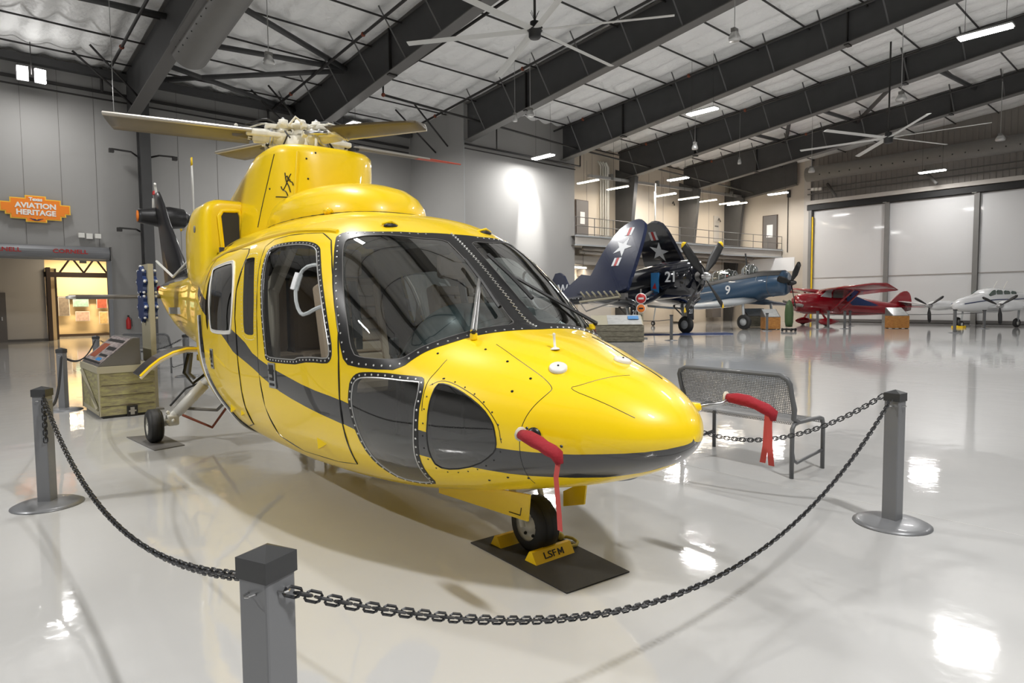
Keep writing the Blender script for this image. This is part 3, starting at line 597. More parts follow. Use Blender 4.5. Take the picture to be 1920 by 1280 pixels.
OUT = {
'ws_out': [(1.641, 0.7966), (1.546, 0.8616), (1.499, 0.9462), (1.492, 0.9989), (1.04, 0.9795), (1.044, 0.9336), (1.058, 0.877), (1.071, 0.8291), (1.08, 0.7807), (1.106, 0.7113), (1.119, 0.6605), (1.139, 0.605), (1.178, 0.5795), (1.24, 0.5536), (1.308, 0.531), (1.34, 0.5297), (1.355, 0.542), (1.391, 0.5897), (1.44, 0.6422), (1.513, 0.7084), (1.596, 0.7674)],
'ws_in': [(1.58, 0.7906), (1.464, 0.9397), (1.458, 0.9905), (1.084, 0.978), (1.085, 0.9221), (1.091, 0.869), (1.098, 0.8094), (1.113, 0.7432), (1.127, 0.6987), (1.137, 0.6608), (1.153, 0.629), (1.211, 0.5945), (1.285, 0.5608), (1.314, 0.5611), (1.352, 0.6108), (1.404, 0.6605), (1.481, 0.7243)],
'door_win': [(1.981, 0.6739), (1.987, 0.6952), (1.957, 0.7077), (1.875, 0.7169), (1.75, 0.7345), (1.687, 0.7374), (1.646, 0.7341), (1.62, 0.7259), (1.523, 0.6621), (1.461, 0.6121), (1.407, 0.5549), (1.398, 0.5318), (1.406, 0.5183), (1.43, 0.5093), (1.515, 0.5027), (1.662, 0.4956), (1.808, 0.4919), (1.848, 0.493), (1.863, 0.4963), (1.882, 0.5205), (1.905, 0.5642), (1.956, 0.6348)],
'slot_win': [(2.205, 0.6669), (2.182, 0.6721), (2.121, 0.6736), (2.088, 0.6694), (1.982, 0.5771), (1.972, 0.511), (1.984, 0.5083), (2.052, 0.5081), (2.085, 0.5114), (2.095, 0.5496), (2.131, 0.6083)],
'cabin_win': [(2.691, 0.6507), (2.676, 0.6625), (2.383, 0.6723), (2.336, 0.6638), (2.245, 0.6098), (2.215, 0.5491), (2.233, 0.51), (2.264, 0.5068), (2.52, 0.506), (2.577, 0.5089), (2.609, 0.549), (2.66, 0.6192)],
'chin_side': [(1.304, 0.5131), (1.281, 0.528), (1.249, 0.5423), (1.149, 0.5842), (1.076, 0.6205), (1.062, 0.6145), (1.053, 0.5601), (1.061, 0.4988), (1.069, 0.4434), (1.088, 0.3662), (1.101, 0.3052), (1.123, 0.2282), (1.173, 0.212), (1.228, 0.2202), (1.261, 0.2416), (1.273, 0.2832), (1.288, 0.3175), (1.301, 0.3772), (1.314, 0.434), (1.327, 0.4789), (1.32, 0.499)],
'chin_nose': [(1.018, 0.6191), (0.986, 0.62), (0.933, 0.6009), (0.878, 0.566), (0.847, 0.5234), (0.837, 0.4835), (0.839, 0.4404), (0.858, 0.4051), (0.919, 0.3519), (1.004, 0.3248), (1.048, 0.3348), (1.048, 0.3919), (1.04, 0.4593), (1.032, 0.5065), (1.027, 0.5692), (1.025, 0.6001)],
'st_up': [(0.118, 0.3009), (0.287, 0.3811), (0.461, 0.4078), (0.649, 0.4178), (0.77, 0.4294), (0.838, 0.4374), (0.947, 0.4503), (1.067, 0.4675), (1.177, 0.4768), (1.327, 0.4757), (1.373, 0.4765), (1.539, 0.4741), (1.737, 0.4815), (1.89, 0.4904), (2.029, 0.4986), (2.198, 0.5091), (2.389, 0.5273), (2.631, 0.555), (2.865, 0.5853)],
'st_lo': [(0.394, 0.1007), (0.537, 0.1735), (0.702, 0.2587), (0.814, 0.2939), (0.925, 0.3377), (0.988, 0.3576), (1.067, 0.3794), (1.175, 0.4078), (1.311, 0.4212), (1.376, 0.426), (1.523, 0.4322), (1.722, 0.4456), (1.865, 0.4641), (2.02, 0.4814), (2.172, 0.492), (2.373, 0.5042), (2.619, 0.5231), (2.851, 0.5479)],
'seam_front': [(1.642, 0.7946), (1.515, 0.7076), (1.424, 0.6273), (1.368, 0.5649), (1.368, 0.5168), (1.37, 0.4773), (1.368, 0.4306), (1.384, 0.3392), (1.419, 0.2768)],
'seam_mid': [(2.07, 0.6757), (1.939, 0.5664), (1.913, 0.5051), (1.911, 0.4731)],
'seam_aft': [(2.169, 0.497), (2.155, 0.4638), (2.167, 0.4147), (2.182, 0.3561), (2.212, 0.298)],
'seam_top': [(3.79, 0.6955), (2.813, 0.7212), (2.338, 0.7094), (2.366, 0.7225), (2.092, 0.7422), (1.836, 0.7533), (1.656, 0.7923)],
'seam_nose': [(0.99, 0.8386), (0.91, 0.8076), (0.838, 0.7827), (0.769, 0.757), (0.724, 0.7261), (0.717, 0.705), (0.745, 0.6026), (0.761, 0.5217), (0.767, 0.4739), (0.773, 0.4169), (0.781, 0.3554), (0.79, 0.3022), (0.81, 0.2184)],
'seam_bay': [(0.969, -0.8769), (0.759, -0.8883), (0.529, -0.8941)],
'seam_v': [(0.573, 0.9515), (0.649, 0.7744), (0.683, 0.7396), (0.561, 0.7178), (0.392, 0.6827)],
'seam_chin': [(1.044, 0.711), (1.043, 0.6588), (1.052, 0.6147), (1.051, 0.5701), (1.051, 0.5094)],
'seam_chin2': [(1.042, 0.6), (1.015, 0.6342), (0.966, 0.6285), (0.884, 0.5918), (0.827, 0.5178), (0.822, 0.4578)],
}
def glass2(m, pw=4.0, base=.05, top=.9):
    """reflection growing towards grazing, the same from both sides"""
    nt = m.node_tree; mx = [n for n in nt.nodes if n.type == 'MIX_SHADER'][0]
    lw = nt.nodes.new('ShaderNodeLayerWeight'); lw.inputs[0].default_value = .5
    p = nt.nodes.new('ShaderNodeMath'); p.operation = 'POWER'; p.inputs[1].default_value = pw
    mr = nt.nodes.new('ShaderNodeMapRange'); mr.inputs[3].default_value = base; mr.inputs[4].default_value = top
    nt.links.new(lw.outputs['Facing'], p.inputs[0]); nt.links.new(p.outputs[0], mr.inputs[0]); nt.links.new(mr.outputs[0], mx.inputs[0])
glass2(MT['glass'], 2.6, .12); glass2(MT['tint'], 3.0, .11); glass2(MT['clear'], 4.0, .05)
HELI = thing('helicopter', 'large glossy yellow helicopter with a black side stripe, nose toward the camera', 'helicopter', (2.56, 1.55, 0), math.radians(86.6))
def nrm(u, v):
    e = 1e-3; a0, a1 = max(u-e, 1e-4), max(u+e, 2e-3)
    if u < .015: return Vector((-1, 0, 0))
    du = Vector(S(a1, v))-Vector(S(a0, v)); b0, b1 = max(v-e, -1), min(v+e, 1); dv = Vector(S(u, b1))-Vector(S(u, b0))
    n = dv.cross(du)
    if n.length < 1e-12: return Vector((0, 0, 1 if abs(v) > .5 else -1))
    n.normalize(); p = Vector(S(u, v)); c_ = Vector((p.x, 0, sec(u)[2]))
    if n.dot(p-c_) < 0: n = -n
    return n
def P3(u, v, off=0.): return Vector(S(u, v))+nrm(u, v)*off
def chaikin(p, it=2, closed=True):
    for _ in range(it):
        q = []; n = len(p)
        for i in range(n if closed else n-1):
            a, b = p[i], p[(i+1) % n]; q += [(a[0]*.75+b[0]*.25, a[1]*.75+b[1]*.25), (a[0]*.25+b[0]*.75, a[1]*.25+b[1]*.75)]
        if not closed: q = [p[0]]+q+[p[-1]]
        p = q
    return p
def inside(pt, poly):
    x, y = pt; c = False; n = len(poly); j = n-1
    for i in range(n):
        xi, yi = poly[i]; xj, yj = poly[j]
        if (yi > y) != (yj > y) and x < (xj-xi)*(y-yi)/(yj-yi)+xi: c = not c
        j = i
    return c
SU, SV = 2.0, 3.3      # metres per unit of u and v
def inset(poly, d):
    n = len(poly); ar = sum(poly[i][0]*poly[(i+1) % n][1]-poly[(i+1) % n][0]*poly[i][1] for i in range(n)); s = 1 if ar > 0 else -1; out = []
    for i in range(n):
        a, b, c_ = poly[i-1], poly[i], poly[(i+1) % n]
        e1 = Vector(((b[0]-a[0])*SU, (b[1]-a[1])*SV)); e2 = Vector(((c_[0]-b[0])*SU, (c_[1]-b[1])*SV))
        n1 = Vector((-e1.y, e1.x)).normalized()*s; n2 = Vector((-e2.y, e2.x)).normalized()*s; m = (n1+n2)
        m = m.normalized() if m.length > 1e-6 else n1; k = d/max(.5, m.dot(n1)); out.append((b[0]+m.x*k/SU, b[1]+m.y*k/SV))
    return out
def rc(poly, d=.05):
    """round the corners of a coarse polygon with a fixed radius in metres"""
    n = len(poly); out = []
    for i in range(n):
        a, b, c_ = poly[i-1], poly[i], poly[(i+1) % n]
        for q in (a, c_):
            L_ = math.hypot((q[0]-b[0])*SU, (q[1]-b[1])*SV); t = min(.45, d/max(L_, 1e-6)); out.append((b[0]+(q[0]-b[0])*t, b[1]+(q[1]-b[1])*t))
    return chaikin(out, 1)
def inv(Q, v0):
    """(u, v) of the surface point nearest in station and height (or width near the roof)"""
    u = x2u(Q.x)
    if v0 > .86:
        lo_, hi = .5, 1.
        for _ in range(26):
            m = (lo_+hi)/2
            if S(u, m)[1] > Q.y: lo_ = m
            else: hi = m
    else:
        lo_, hi = 0., 1.
        for _ in range(26):
            m = (lo_+hi)/2
            if S(u, m)[2] < Q.z: lo_ = m
            else: hi = m
    return (u, (lo_+hi)/2)
def inset3(poly, d):
    n = len(poly); P = [Vector(S(u, min(1, max(0, v)))) for u, v in poly]; out = []
    ar = sum(poly[i][0]*poly[(i+1) % n][1]-poly[(i+1) % n][0]*poly[i][1] for i in range(n)); s = 1 if ar > 0 else -1
    for i in range(n):
        u, v = poly[i]
        if v >= .9995: out.append((u, v)); continue
        nn = nrm(u, min(1, max(0, v))); e1 = (P[i]-P[i-1]); e2 = (P[(i+1) % n]-P[i])
        if e1.length < 1e-6 or e2.length < 1e-6: e1 = e2 = P[(i+1) % n]-P[i-1]
        m1 = nn.cross(e1.normalized())*-s; m2 = nn.cross(e2.normalized())*-s; m = (m1+m2).normalized(); k = d/max(.5, m.dot(m1)); out.append(inv(P[i]+m*k, v))
    return out
def walk(poly, step):
    P = [P3(u, min(1, max(0, v))) for u, v in poly]; n = len(poly); acc = 0; pts = []
    for i in range(n):
        j = (i+1) % n; L_ = (P[j]-P[i]).length
        while acc < L_: t = acc/L_; pts.append((poly[i][0]+(poly[j][0]-poly[i][0])*t, poly[i][1]+(poly[j][1]-poly[i][1])*t)); acc += step
        acc -= L_
    return pts
W_out = OUT['ws_out']; W_out = rc(W_out[:3]+[(1.499, .965), (1.499, 1.02), (1.03, 1.02), (1.035, .985)]+W_out[5:], .06)
W_in = rc(OUT['ws_in'], .04)
REG = {}
REG['door_o'] = chaikin(OUT['door_win'], 1); REG['door_i'] = inset3(REG['door_o'], .030)
REG['slot'] = chaikin(OUT['slot_win'], 1)
REG['cab_o'] = chaikin(OUT['cabin_win'], 1); REG['cab_i'] = inset3(REG['cab_o'], .024)
REG['chs_o'] = chaikin(OUT['chin_side'], 1); REG['chs_i'] = inset3(REG['chs_o'], .030)
REG['chn'] = chaikin(OUT['chin_nose'], 1)
REG['aft'] = chaikin([(2.60, .655), (2.73, .655), (2.70, .52), (2.62, .50)], 2)
up, lo = OUT['st_up'], OUT['st_lo']
STRIPE = [(-.02, -.02), (.04, .12), (.118, .3009)]+chaikin(up[1:], 1, False)+[(3.25, .625), (3.25, .60)]+list(reversed(chaikin(lo[1:], 1, False)))+[(.33, .03), (.31, -.02)]
BAND = [(2.72, .735), (2.80, .735), (2.86, .68), (3.1, .64), (3.35, .62), (3.35, .70), (3.05, .72), (2.86, .77), (2.74, .785)]
CREW = chaikin([(1.655, .785), (1.515, .7076), (1.424, .627), (1.368, .565), (1.366, .4306), (1.384, .339), (1.42, .27), (1.90, .27), (1.925, .45), (1.939, .566), (2.0, .65), (2.06, .725), (1.84, .752)], 1)
CABD = chaikin([(2.19, .68), (2.20, .55), (2.155, .4638), (2.167, .4147), (2.21, .28), (2.74, .28), (2.775, .45), (2.79, .66), (2.74, .715), (2.25, .715)], 1)
ALL = [W_out, W_in]+list(REG.values())+[STRIPE, BAND, CREW, CABD]
U1 = 3.36
def build_half():
    vs, ed = [], []
    def addpoly(p, closed=True):
        b = len(vs); vs.extend(Vector(q) for q in p); n = len(p)
        ed.extend((b+i, b+(i+1) % n) for i in range(n if closed else n-1))
    addpoly([(0, 0), (U1, 0), (U1, 1), (0, 1)])
    for p in ALL: addpoly(p)
    du, dv = .028, 1/64
    segs = {}
    for p in ALL:
        n = len(p)
        for i in range(n):
            a, b = p[i], p[(i+1) % n]; m = max(1, int(math.hypot((b[0]-a[0])/du, (b[1]-a[1])/dv)*3))
            for k in range(m): q = (a[0]+(b[0]-a[0])*k/m, a[1]+(b[1]-a[1])*k/m); segs.setdefault((int(q[0]//du), int(q[1]//dv)), []).append(q)
    nu_ = int(U1/du)
    for i in range(0, nu_+1):
        for j in range(0, 65):
            u, v = i*U1/nu_, j/64
            ok = True
            for a in (-1, 0, 1):
                for b in (-1, 0, 1):
                    for q in segs.get((int(u//du)+a, int(v//dv)+b), ()):
                        if abs(q[0]-u) < du*.3 and abs(q[1]-v) < dv*.3: ok = False
            if ok or i in (0, nu_): vs.append(Vector((u, v)))
    r = delaunay_2d_cdt(vs, ed, [], 0, 1e-7)
    return r[0], r[2]
HV, HF = build_half()
parts = {}
for f in HF:
    c_ = (sum(HV[k][0] for k in f)/len(f), sum(HV[k][1] for k in f)/len(f))
    if not (0 <= c_[0] <= U1 and 0 <= c_[1] <= 1): continue
    st = inside(c_, STRIPE) or inside(c_, BAND)
    if inside(c_, W_in): k = 'ws_pane'
    elif inside(c_, W_out): k = 'ws_frame'
    elif inside(c_, REG['door_i']): k = 'door_pane'
    elif inside(c_, REG['door_o']): k = 'door_frame'
    elif inside(c_, REG['slot']): k = 'slot_pane'
    elif inside(c_, REG['cab_i']): k = 'cab_pane'
    elif inside(c_, REG['cab_o']): k = 'cab_frame'
    elif inside(c_, REG['chs_i']): k = 'chs_pane'
    elif inside(c_, REG['chs_o']): k = 'chs_frame'
    elif inside(c_, REG['chn']): k = 'chn_pane'
    elif inside(c_, REG['aft']): k = 'aft_pane'
    elif inside(c_, CREW): k = 'crew'
    elif inside(c_, CABD): k = 'cabd'
    else: k = 'skin'
    parts.setdefault(k, []).append((f, st))
cache = {}
def PN(k, s):
    if (k, s) not in cache:
        u, v = HV[k]; u = min(max(u, 0), U1); v = min(max(v, 0), 1)*s; cache[(k, s)] = (Vector(S(u, v)), nrm(u, v))
    return cache[(k, s)]
def skin_mesh(name, keys, sides, mats, off=0., parent=None, extra=None, label=None):
    """mats: (normal colour, stripe colour)"""
    vs, ns, idx, fs, mi = [], [], {}, [], []
    for key in keys:
        for f, st in parts.get(key, []):
            for s in sides:
                t = []
                for k in f:
                    kk = (k, s if 0 < HV[k][1] < 1 else 0)
                    if kk not in idx:
                        p, n = PN(k, s); idx[kk] = len(vs); vs.append(p+n*off); ns.append(n)
                    t.append(idx[kk])
                if len(set(t)) < 3: continue
                fs.append(tuple(t)); mi.append(1 if st and len(mats) > 1 else 0)
    if extra: extra(vs, ns, fs, mi)
    # orient every face along its analytic normal
    for i, t in enumerate(fs):
        a, b, c_ = vs[t[0]], vs[t[1]], vs[t[2]]; n = (b-a).cross(c_-a); m = ns[t[0]]+ns[t[1]]+ns[t[2]]
        if n.dot(m) < 0: fs[i] = tuple(reversed(t))
    me = bpy.data.meshes.new(name); me.from_pydata(vs, [], fs)
    for m in mats: me.materials.append(MT[m])
    for p, i in zip(me.polygons, mi): p.material_index = i; p.use_smooth = True
    me.normals_split_custom_set_from_vertices([tuple(n if off >= 0 else -n) for n in ns] if off >= 0 else [tuple(n) for n in ns])
    me.update(); o = bpy.data.objects.new(name, me); COL.objects.link(o); o.parent = parent or HELI
    if label: o['label'] = label
    return o
def boom(vs, ns, fs, mi):
    us = [U1+(6.42-U1)*i/70 for i in range(71)]; m = 96; b = len(vs)
    for u in us:
        for j in range(m): v = -1+2*j/m; vs.append(Vector(S(u, v))); ns.append(nrm(u, v))
    for i in range(70):
        for j in range(m):
            k = (j+1) % m; fs.append((b+i*m+j, b+(i+1)*m+j, b+(i+1)*m+k, b+i*m+k)); v = abs(-1+2*(j+.5)/m); u = us[i]
            mi.append(1 if v > .66+.05*math.sin((u-U1)*1.0) and u > U1+.0 else 0)
    vs.append(Vector((11.94, 0, 1.76))); ns.append(Vector((1, 0, 0))); e = len(vs)-1
    for j in range(m): fs.append((b+70*m+j, b+70*m+(j+1) % m, e)); mi.append(0)
skin_mesh('fuselage_shell', ['skin'], (1, -1), ('yellow', 'hblack'), 0, extra=boom)
RIV = []
def rivets(mb, poly, d, step, r=.0065, closed=True, off=.001, m='rivet'):
    p = inset(poly, d) if d else poly; n = len(p); acc = 0; pts = []
    for i in range(n if closed else n-1):
        a, b = p[i], p[(i+1) % n]; L_ = math.hypot((b[0]-a[0])*SU, (b[1]-a[1])*SV)
        while acc < L_: t = acc/L_; pts.append((a[0]+(b[0]-a[0])*t, a[1]+(b[1]-a[1])*t)); acc += step
        acc -= L_
    return pts
def rivet_mesh(o, pts, s, r=.0065, m='rivet', off=.0005):
    """add domed rivets to a frame's own mesh"""
    bm = bmesh.new(); bm.from_mesh(o.data); me = o.data
    if MT[m].name not in [x.name for x in me.materials]: me.materials.append(MT[m])
    mi = [x.name for x in me.materials].index(MT[m].name)
    for u, v in pts:
        if not (0 <= v <= 1): continue
        p = P3(u, v*s, off); n = nrm(u, v*s); x = n.orthogonal().normalized(); y = n.cross(x)
        a = [bm.verts.new(p+(x*math.cos(k*PI/3)+y*math.sin(k*PI/3))*r) for k in range(6)]; b = [bm.verts.new(p+n*r*.5+(x*math.cos(k*PI/3)+y*math.sin(k*PI/3))*r*.55) for k in range(6)]
        for k in range(6): f = bm.faces.new((a[k], a[(k+1) % 6], b[(k+1) % 6], b[k])); f.material_index = mi
        f = bm.faces.new(b); f.material_index = mi
    bm.to_mesh(me); bm.free()
def uvtube(pts, s, r, m, name, parent=None, off=.0, closed=False, n=6, step=.03):
    q = []
    for a, b in zip(pts, (pts[1:]+pts[:1]) if closed else pts[1:]):
        L_ = math.hypot((b[0]-a[0])*SU, (b[1]-a[1])*SV); k = max(1, int(L_/step)); q += [(a[0]+(b[0]-a[0])*i/k, a[1]+(b[1]-a[1])*i/k) for i in range(k)]
    if not closed: q.append(pts[-1])
    mb = MB(); mb.tube([P3(u, max(-1, min(1, v*s)), off) for u, v in q], r, m, n, closed); return mb.build(name, parent or HELI)
for s in (1, -1):
    sd = (s,)
    fr = skin_mesh('windshield_frame', ['ws_frame'], sd, ('frame',), .002); o = skin_mesh('windshield', ['ws_pane'], sd, ('glass',), -.002)
    rivet_mesh(fr, [q for q in walk(inset3(W_out, .020), .058) if q[1] < .972], s, off=.002); uvtube([p for p in W_in if p[1] < .995], s, .003, 'slate', 'seal', fr, 0, True)
    mb = MB(); pz = []
    for k in range(70): t = k/69; u = 1.50-.45*t; q = P3(u, .9999, .007); pz.append(q+Vector((0, .022*(k % 2)-.011, 0)))
    mb.tube(pz, .0035, 'rivet', 4)
    if s > 0: mb.build('centre_post_lacing', fr)
    d = skin_mesh('crew_door', ['crew'], sd, ('yellow', 'hblack'), .004)
    fr = skin_mesh('window_frame', ['door_frame'], sd, ('frame',), .006, d); skin_mesh('door_window', ['door_pane'], sd, ('clear',), .002, d)
    rivet_mesh(fr, walk(inset3(REG['door_o'], .015), .045), s, off=.006); uvtube(REG['door_i'], s, .004, 'alu', 'seal', d, .006, True)
    uvtube(CREW, s, .0045, 'frame', 'door_seam', d, .001, True)
    d2 = skin_mesh('cabin_door', ['cabd'], sd, ('yellow', 'hblack'), .004)
    fr = skin_mesh('window_frame', ['cab_frame'], sd, ('white',), .010, d2); skin_mesh('cabin_window', ['cab_pane'], sd, ('tint',), .004, d2); uvtube(REG['cab_o'], s, .008, 'white', 'frame_rim', d2, .006, True)
    uvtube(CABD, s, .0045, 'frame', 'door_seam', d2, .001, True)
    skin_mesh('narrow_window', ['slot_pane'], sd, ('tint',), 0); skin_mesh('aft_window', ['aft_pane'], sd, ('tint',), 0)
    skin_mesh('nose_chin_window', ['chn_pane'], sd, ('tint',), 0); uvtube(REG['chn'], s, .004, 'frame', 'chin_window_seal', None, 0, True)
    fr = skin_mesh('side_chin_frame', ['chs_frame'], sd, ('frame',), .002); skin_mesh('side_chin_window', ['chs_pane'], sd, ('tint',), 0, fr)
    rivet_mesh(fr, walk(inset3(REG['chs_o'], .015), .050), s, off=.002); uvtube(REG['chs_i'], s, .004, 'alu', 'seal', fr, 0, True)
    skin_mesh('cabin_liner', ['skin', 'crew', 'cabd', 'ws_frame', 'door_frame', 'cab_frame', 'chs_frame'], sd, ('liner',), -.035)
    # rivet dots and panel screws
    rl = skin_mesh('panel_screws', [], sd, ('yellow',)); rl['kind'] = 'stuff'; rivet_mesh(rl, walk(inset3(REG['slot'], -.035), .030), s, .004, 'rivet')
    rivet_mesh(rl, walk(inset3(REG['chn'], -.028), .07), s, .005, 'frame')
    rivet_mesh(rl, [(.99, .80), (.90, .775), (.80, .735), (.82, .66), (.745, .52), (.70, .49), (.64, .46), (1.08, .72), (.86, .28), (.80, .27), (.93, .26)], s, .008, 'frame')
    for nm in ('seam_nose', 'seam_chin', 'seam_chin2', 'seam_v', 'seam_front'):
        if nm == 'seam_front': continue
        if nm == 'seam_v' and s < 0: continue
        uvtube(chaikin(OUT[nm], 2, False), s, .0022, 'frame', 'panel_seam', None, -.0008)
uvtube([(.969, .8769), (.759, .8883), (.529, .8941)], -1, .004, 'frame', 'panel_seam', None, 0)
# rain gutter over the doors
for s in (1, -1):
    uvtube(chaikin([(1.645, .800), (1.84, .768), (2.08, .752), (2.33, .73), (2.6, .725), (2.85, .70)], 2, False), s, .014, 'yellow', 'rain_gutter', None, .004)
    uvtube(chaikin([(2.62, .10), (2.50, .20), (2.45, .32), (2.58, .365), (2.70, .42), (2.78, .47), (2.84, .53)], 2, False), s, .022, 'hblack', 'wheel_well_trim', None, .0)
    uvtube(chaikin([(2.64, .10), (2.52, .20), (2.465, .32), (2.595, .36), (2.715, .415), (2.795, .465), (2.855, .53)], 2, False), s, .014, 'white', 'wheel_well_edge', None, .012)
# door handle plates
for s in (1, -1):
    for (u, v, dd) in ((1.805, .475, d), (2.576, .475, d2)):
        p = P3(u, s*v, .004); n = nrm(u, s*v); x = Vector((1, 0, 0)); x = (x-n*x.dot(n)).normalized(); T = Matrix((x, n.cross(x)*1, n)).transposed().to_4x4(); T.translation = p
        if (T @ Vector((0, 1, 0))-p).z < 0: T = T @ Matrix.Rotation(PI, 4, 'Z')
        mb = MB(); bx = bmesh.new(); bx.free(); mb.add([T @ v_ for v_ in [Vector((i*.055, j*.085, k*.006)) for i in (-1, 1) for j in (-1, 1) for k in (-1, 1)]], [(0, 1, 3, 2), (4, 6, 7, 5), (0, 4, 5, 1), (2, 3, 7, 6), (0, 2, 6, 4), (1, 5, 7, 3)], 'plate')
        for (bx_, by_, bw, bh) in ((0, .012, .035, .045), (0, .065, .035, .008), (0, -.06, .035, .008), (0, .035, .045, .006)):
            mb.add([T @ Vector((bx_+i*bw, by_+j*bh, .0065+.003*k)) for i in (-1, 1) for j in (-1, 1) for k in (0, 1)], [(0, 1, 3, 2), (4, 6, 7, 5), (0, 4, 5, 1), (2, 3, 7, 6), (0, 2, 6, 4), (1, 5, 7, 3)], 'dark')
        mb.add([T @ Vector((i*.028, .0+j*.01, .010+.006*k)) for i in (-1, 1) for j in (-1, 1) for k in (0, 1)], [(0, 1, 3, 2), (4, 6, 7, 5), (0, 4, 5, 1), (2, 3, 7, 6), (0, 2, 6, 4), (1, 5, 7, 3)], 'steel')
        mb.build('handle_plate', HELI)
# steps / scoops under the doors
for s in (1, -1):
    for (u, v, k) in ((1.567, .342, 1.), (2.408, .351, 1.), (2.265, .352, .7)):
        mb = MB(); p = P3(u, s*v, -.005); n = nrm(u, s*v); a = Vector((1, 0, 0)); b = n.cross(a)*s; h = .045*k
        vs = [p+a*.10*k, p-a*.10*k, p+b*.05*k, p-b*.05*k, p+n*h-a*.03*k+b*.02*k, p+n*h*.7+a*.0]
        mb.add(vs, [(1, 2, 4), (1, 4, 3), (2, 0, 4), (0, 3, 4)], 'yellow'); mb.build('step_fairing', HELI)
# cabin floor, bulkhead, seats, panel
mb = MB(); mb.box((3.1, 0, .62), (3.4, 1.5, .03), 'liner'); mb.box((1.25, 0, .66), (.5, .9, .03), 'dark'); mb.build('cabin_floor', HELI)
mb = MB(); mb.box((4.85, 0, 1.3), (.04, 1.6, 1.5), 'liner'); mb.build('bulkhead', HELI)
mb = MB(); sec_ = []
for x, z, hw in ((1.28, 1.20, .44), (1.36, 1.31, .52), (1.50, 1.40, .58), (1.68, 1.47, .60), (1.86, 1.50, .61), (1.95, 1.46, .60), (1.98, 1.36, .58), (1.98, .95, .52)):
    sec_.append([(x, hw*math.sin(t*PI/20-PI/2)-.13, z-(.16 if t < 10 else .30)*abs(math.sin(t*PI/20-PI/2))**4) for t in range(21)])
mb.loft(sec_, 'dash', True, False, False); mb.box((2.0, -.13, 1.15), (.03, 1.0, .38), 'dark')
for y in (-.42, -.30, -.18, .18, .30, .42):
    for z in (1.04, 1.18): mb.lathe([(0, 0), (.045, 0), (.045, .012), (0, .012)], 'tealgreen', (2.02, y-.13, z), (1, 0, 0), 12)
mb.build('instrument_panel', HELI)
mb = MB(); mb.box((2.2, 0, .82), (.9, .26, .4), 'dark', bev=.02); mb.build('centre_console', HELI)
mb = MB(); mb.box((2.75, 0, 2.0), (.7, .35, .12), 'dash', bev=.03); mb.build('overhead_panel', HELI)
for y0, nm in ((.47, 1), (-.47, 1)):
    t = MB(); t.box((2.33, y0, .98), (.50, .46, .12), 'seat', bev=.04)
    t.box((2.33, y0, .79), (.34, .38, .26), 'dark'); t.build('seat_cushion', HELI)
    t = MB()
    for k in range(7): t.box((2.60+.022*k, y0, 1.10+.082*k), (.10, .40, .080), 'seat', Matrix.Rotation(.25, 4, 'Y'), bev=.02)
    for q in (-.215, .215): t.box((2.655, y0+q, 1.34), (.13, .06, .62), 'seat', Matrix.Rotation(.25, 4, 'Y'), bev=.025)
    t.box((2.77, y0, 1.80), (.08, .26, .2), 'seat', bev=.03); t.build('seat_back', HELI)
    t = MB(); t.tube([(2.60, y0+.02, 1.66), (2.55, y0+.02, 1.5), (2.50, y0+.03, 1.26)], .035, 'dark', 6, flat=.3); t.box((2.49, y0+.03, 1.22), (.02, .05, .08), 'steel'); t.build('seat_belt', HELI)
    t = MB(); t.tube([(2.0, y0, .65), (1.98, y0, 1.0), (2.03, y0, 1.2)], .016, 'dark', 8); t.box((2.03, y0, 1.22), (.05, .06, .12), 'dark', bev=.015); t.build('control_stick', HELI)
for y0 in (.5, 0, -.5):
    t = MB(); t.box((4.35, y0, .98), (.5, .46, .14), 'seat', bev=.05); t.box((4.6, y0, 1.4), (.14, .46, .75), 'seat', bev=.05); t.build('cabin_seat', HELI)
for s in (1, -1):   # cream inner door jamb and the rubber grab strap on the window
    t = MB(); t.box((3.10, s*.90, 1.25), (.20, .06, .75), 'cream', bev=.02); t.box((3.10, s*.82, 1.76), (.20, .06, .42), 'cream', Matrix.Rotation(s*.42, 4, 'X'), bev=.02); t.build('door_jamb', HELI)
    lp = [(1.47, .68), (1.55, .695), (1.60, .69), (1.66, .665), (1.675, .63), (1.66, .59), (1.62, .565), (1.58, .565), (1.50, .60), (1.47, .615), (1.455, .64)]
    uvtube(chaikin(lp, 1), s, .012, 'paper', 'vent_panel_rim', None, -.012, True, 6); 
    uvtube([(1.675, .645), (1.675, .605)], s, .028, 'paper', 'vent_latch', None, -.010, False, 6)
# rotor pylon, front hump, engine cowlings
def ring(z, x0, x1, hw, n=40, e=2.6, dy=0.):
    c_ = (x0+x1)/2; a = (x1-x0)/2; out = []
    for k in range(n): t = 2*PI*k/n; cx, sx = math.cos(t), math.sin(t); out.append(Vector((c_-a*_pw(cx, 2/e), dy+hw*_pw(sx, 2/e), z)))
    return out
mb = MB(); L_ = []
for z, x0, x1, hw in ((2.0, 3.88, 7.4, .62), (2.2, 3.89, 7.0, .60), (2.4, 3.91, 6.5, .575), (2.6, 3.93, 5.9, .55), (2.75, 3.95, 5.45, .53), (2.85, 3.965, 5.15, .515), (2.90, 3.98, 4.98, .50), (2.935, 4.02, 4.85, .465), (2.95, 4.12, 4.7, .38)): L_.append(ring(z, x0, x1, hw, 56, 3.1))
mb.loft(L_, 'yellow'); PYL = mb.build('rotor_pylon_cowling', HELI)
def pyl(z): 
    for a, b in zip(PK[:-1], PK[1:]):
        if a[0] <= z <= b[0]: t = (z-a[0])/(b[0]-a[0]); return [a[i]+(b[i]-a[i])*t for i in range(4)]
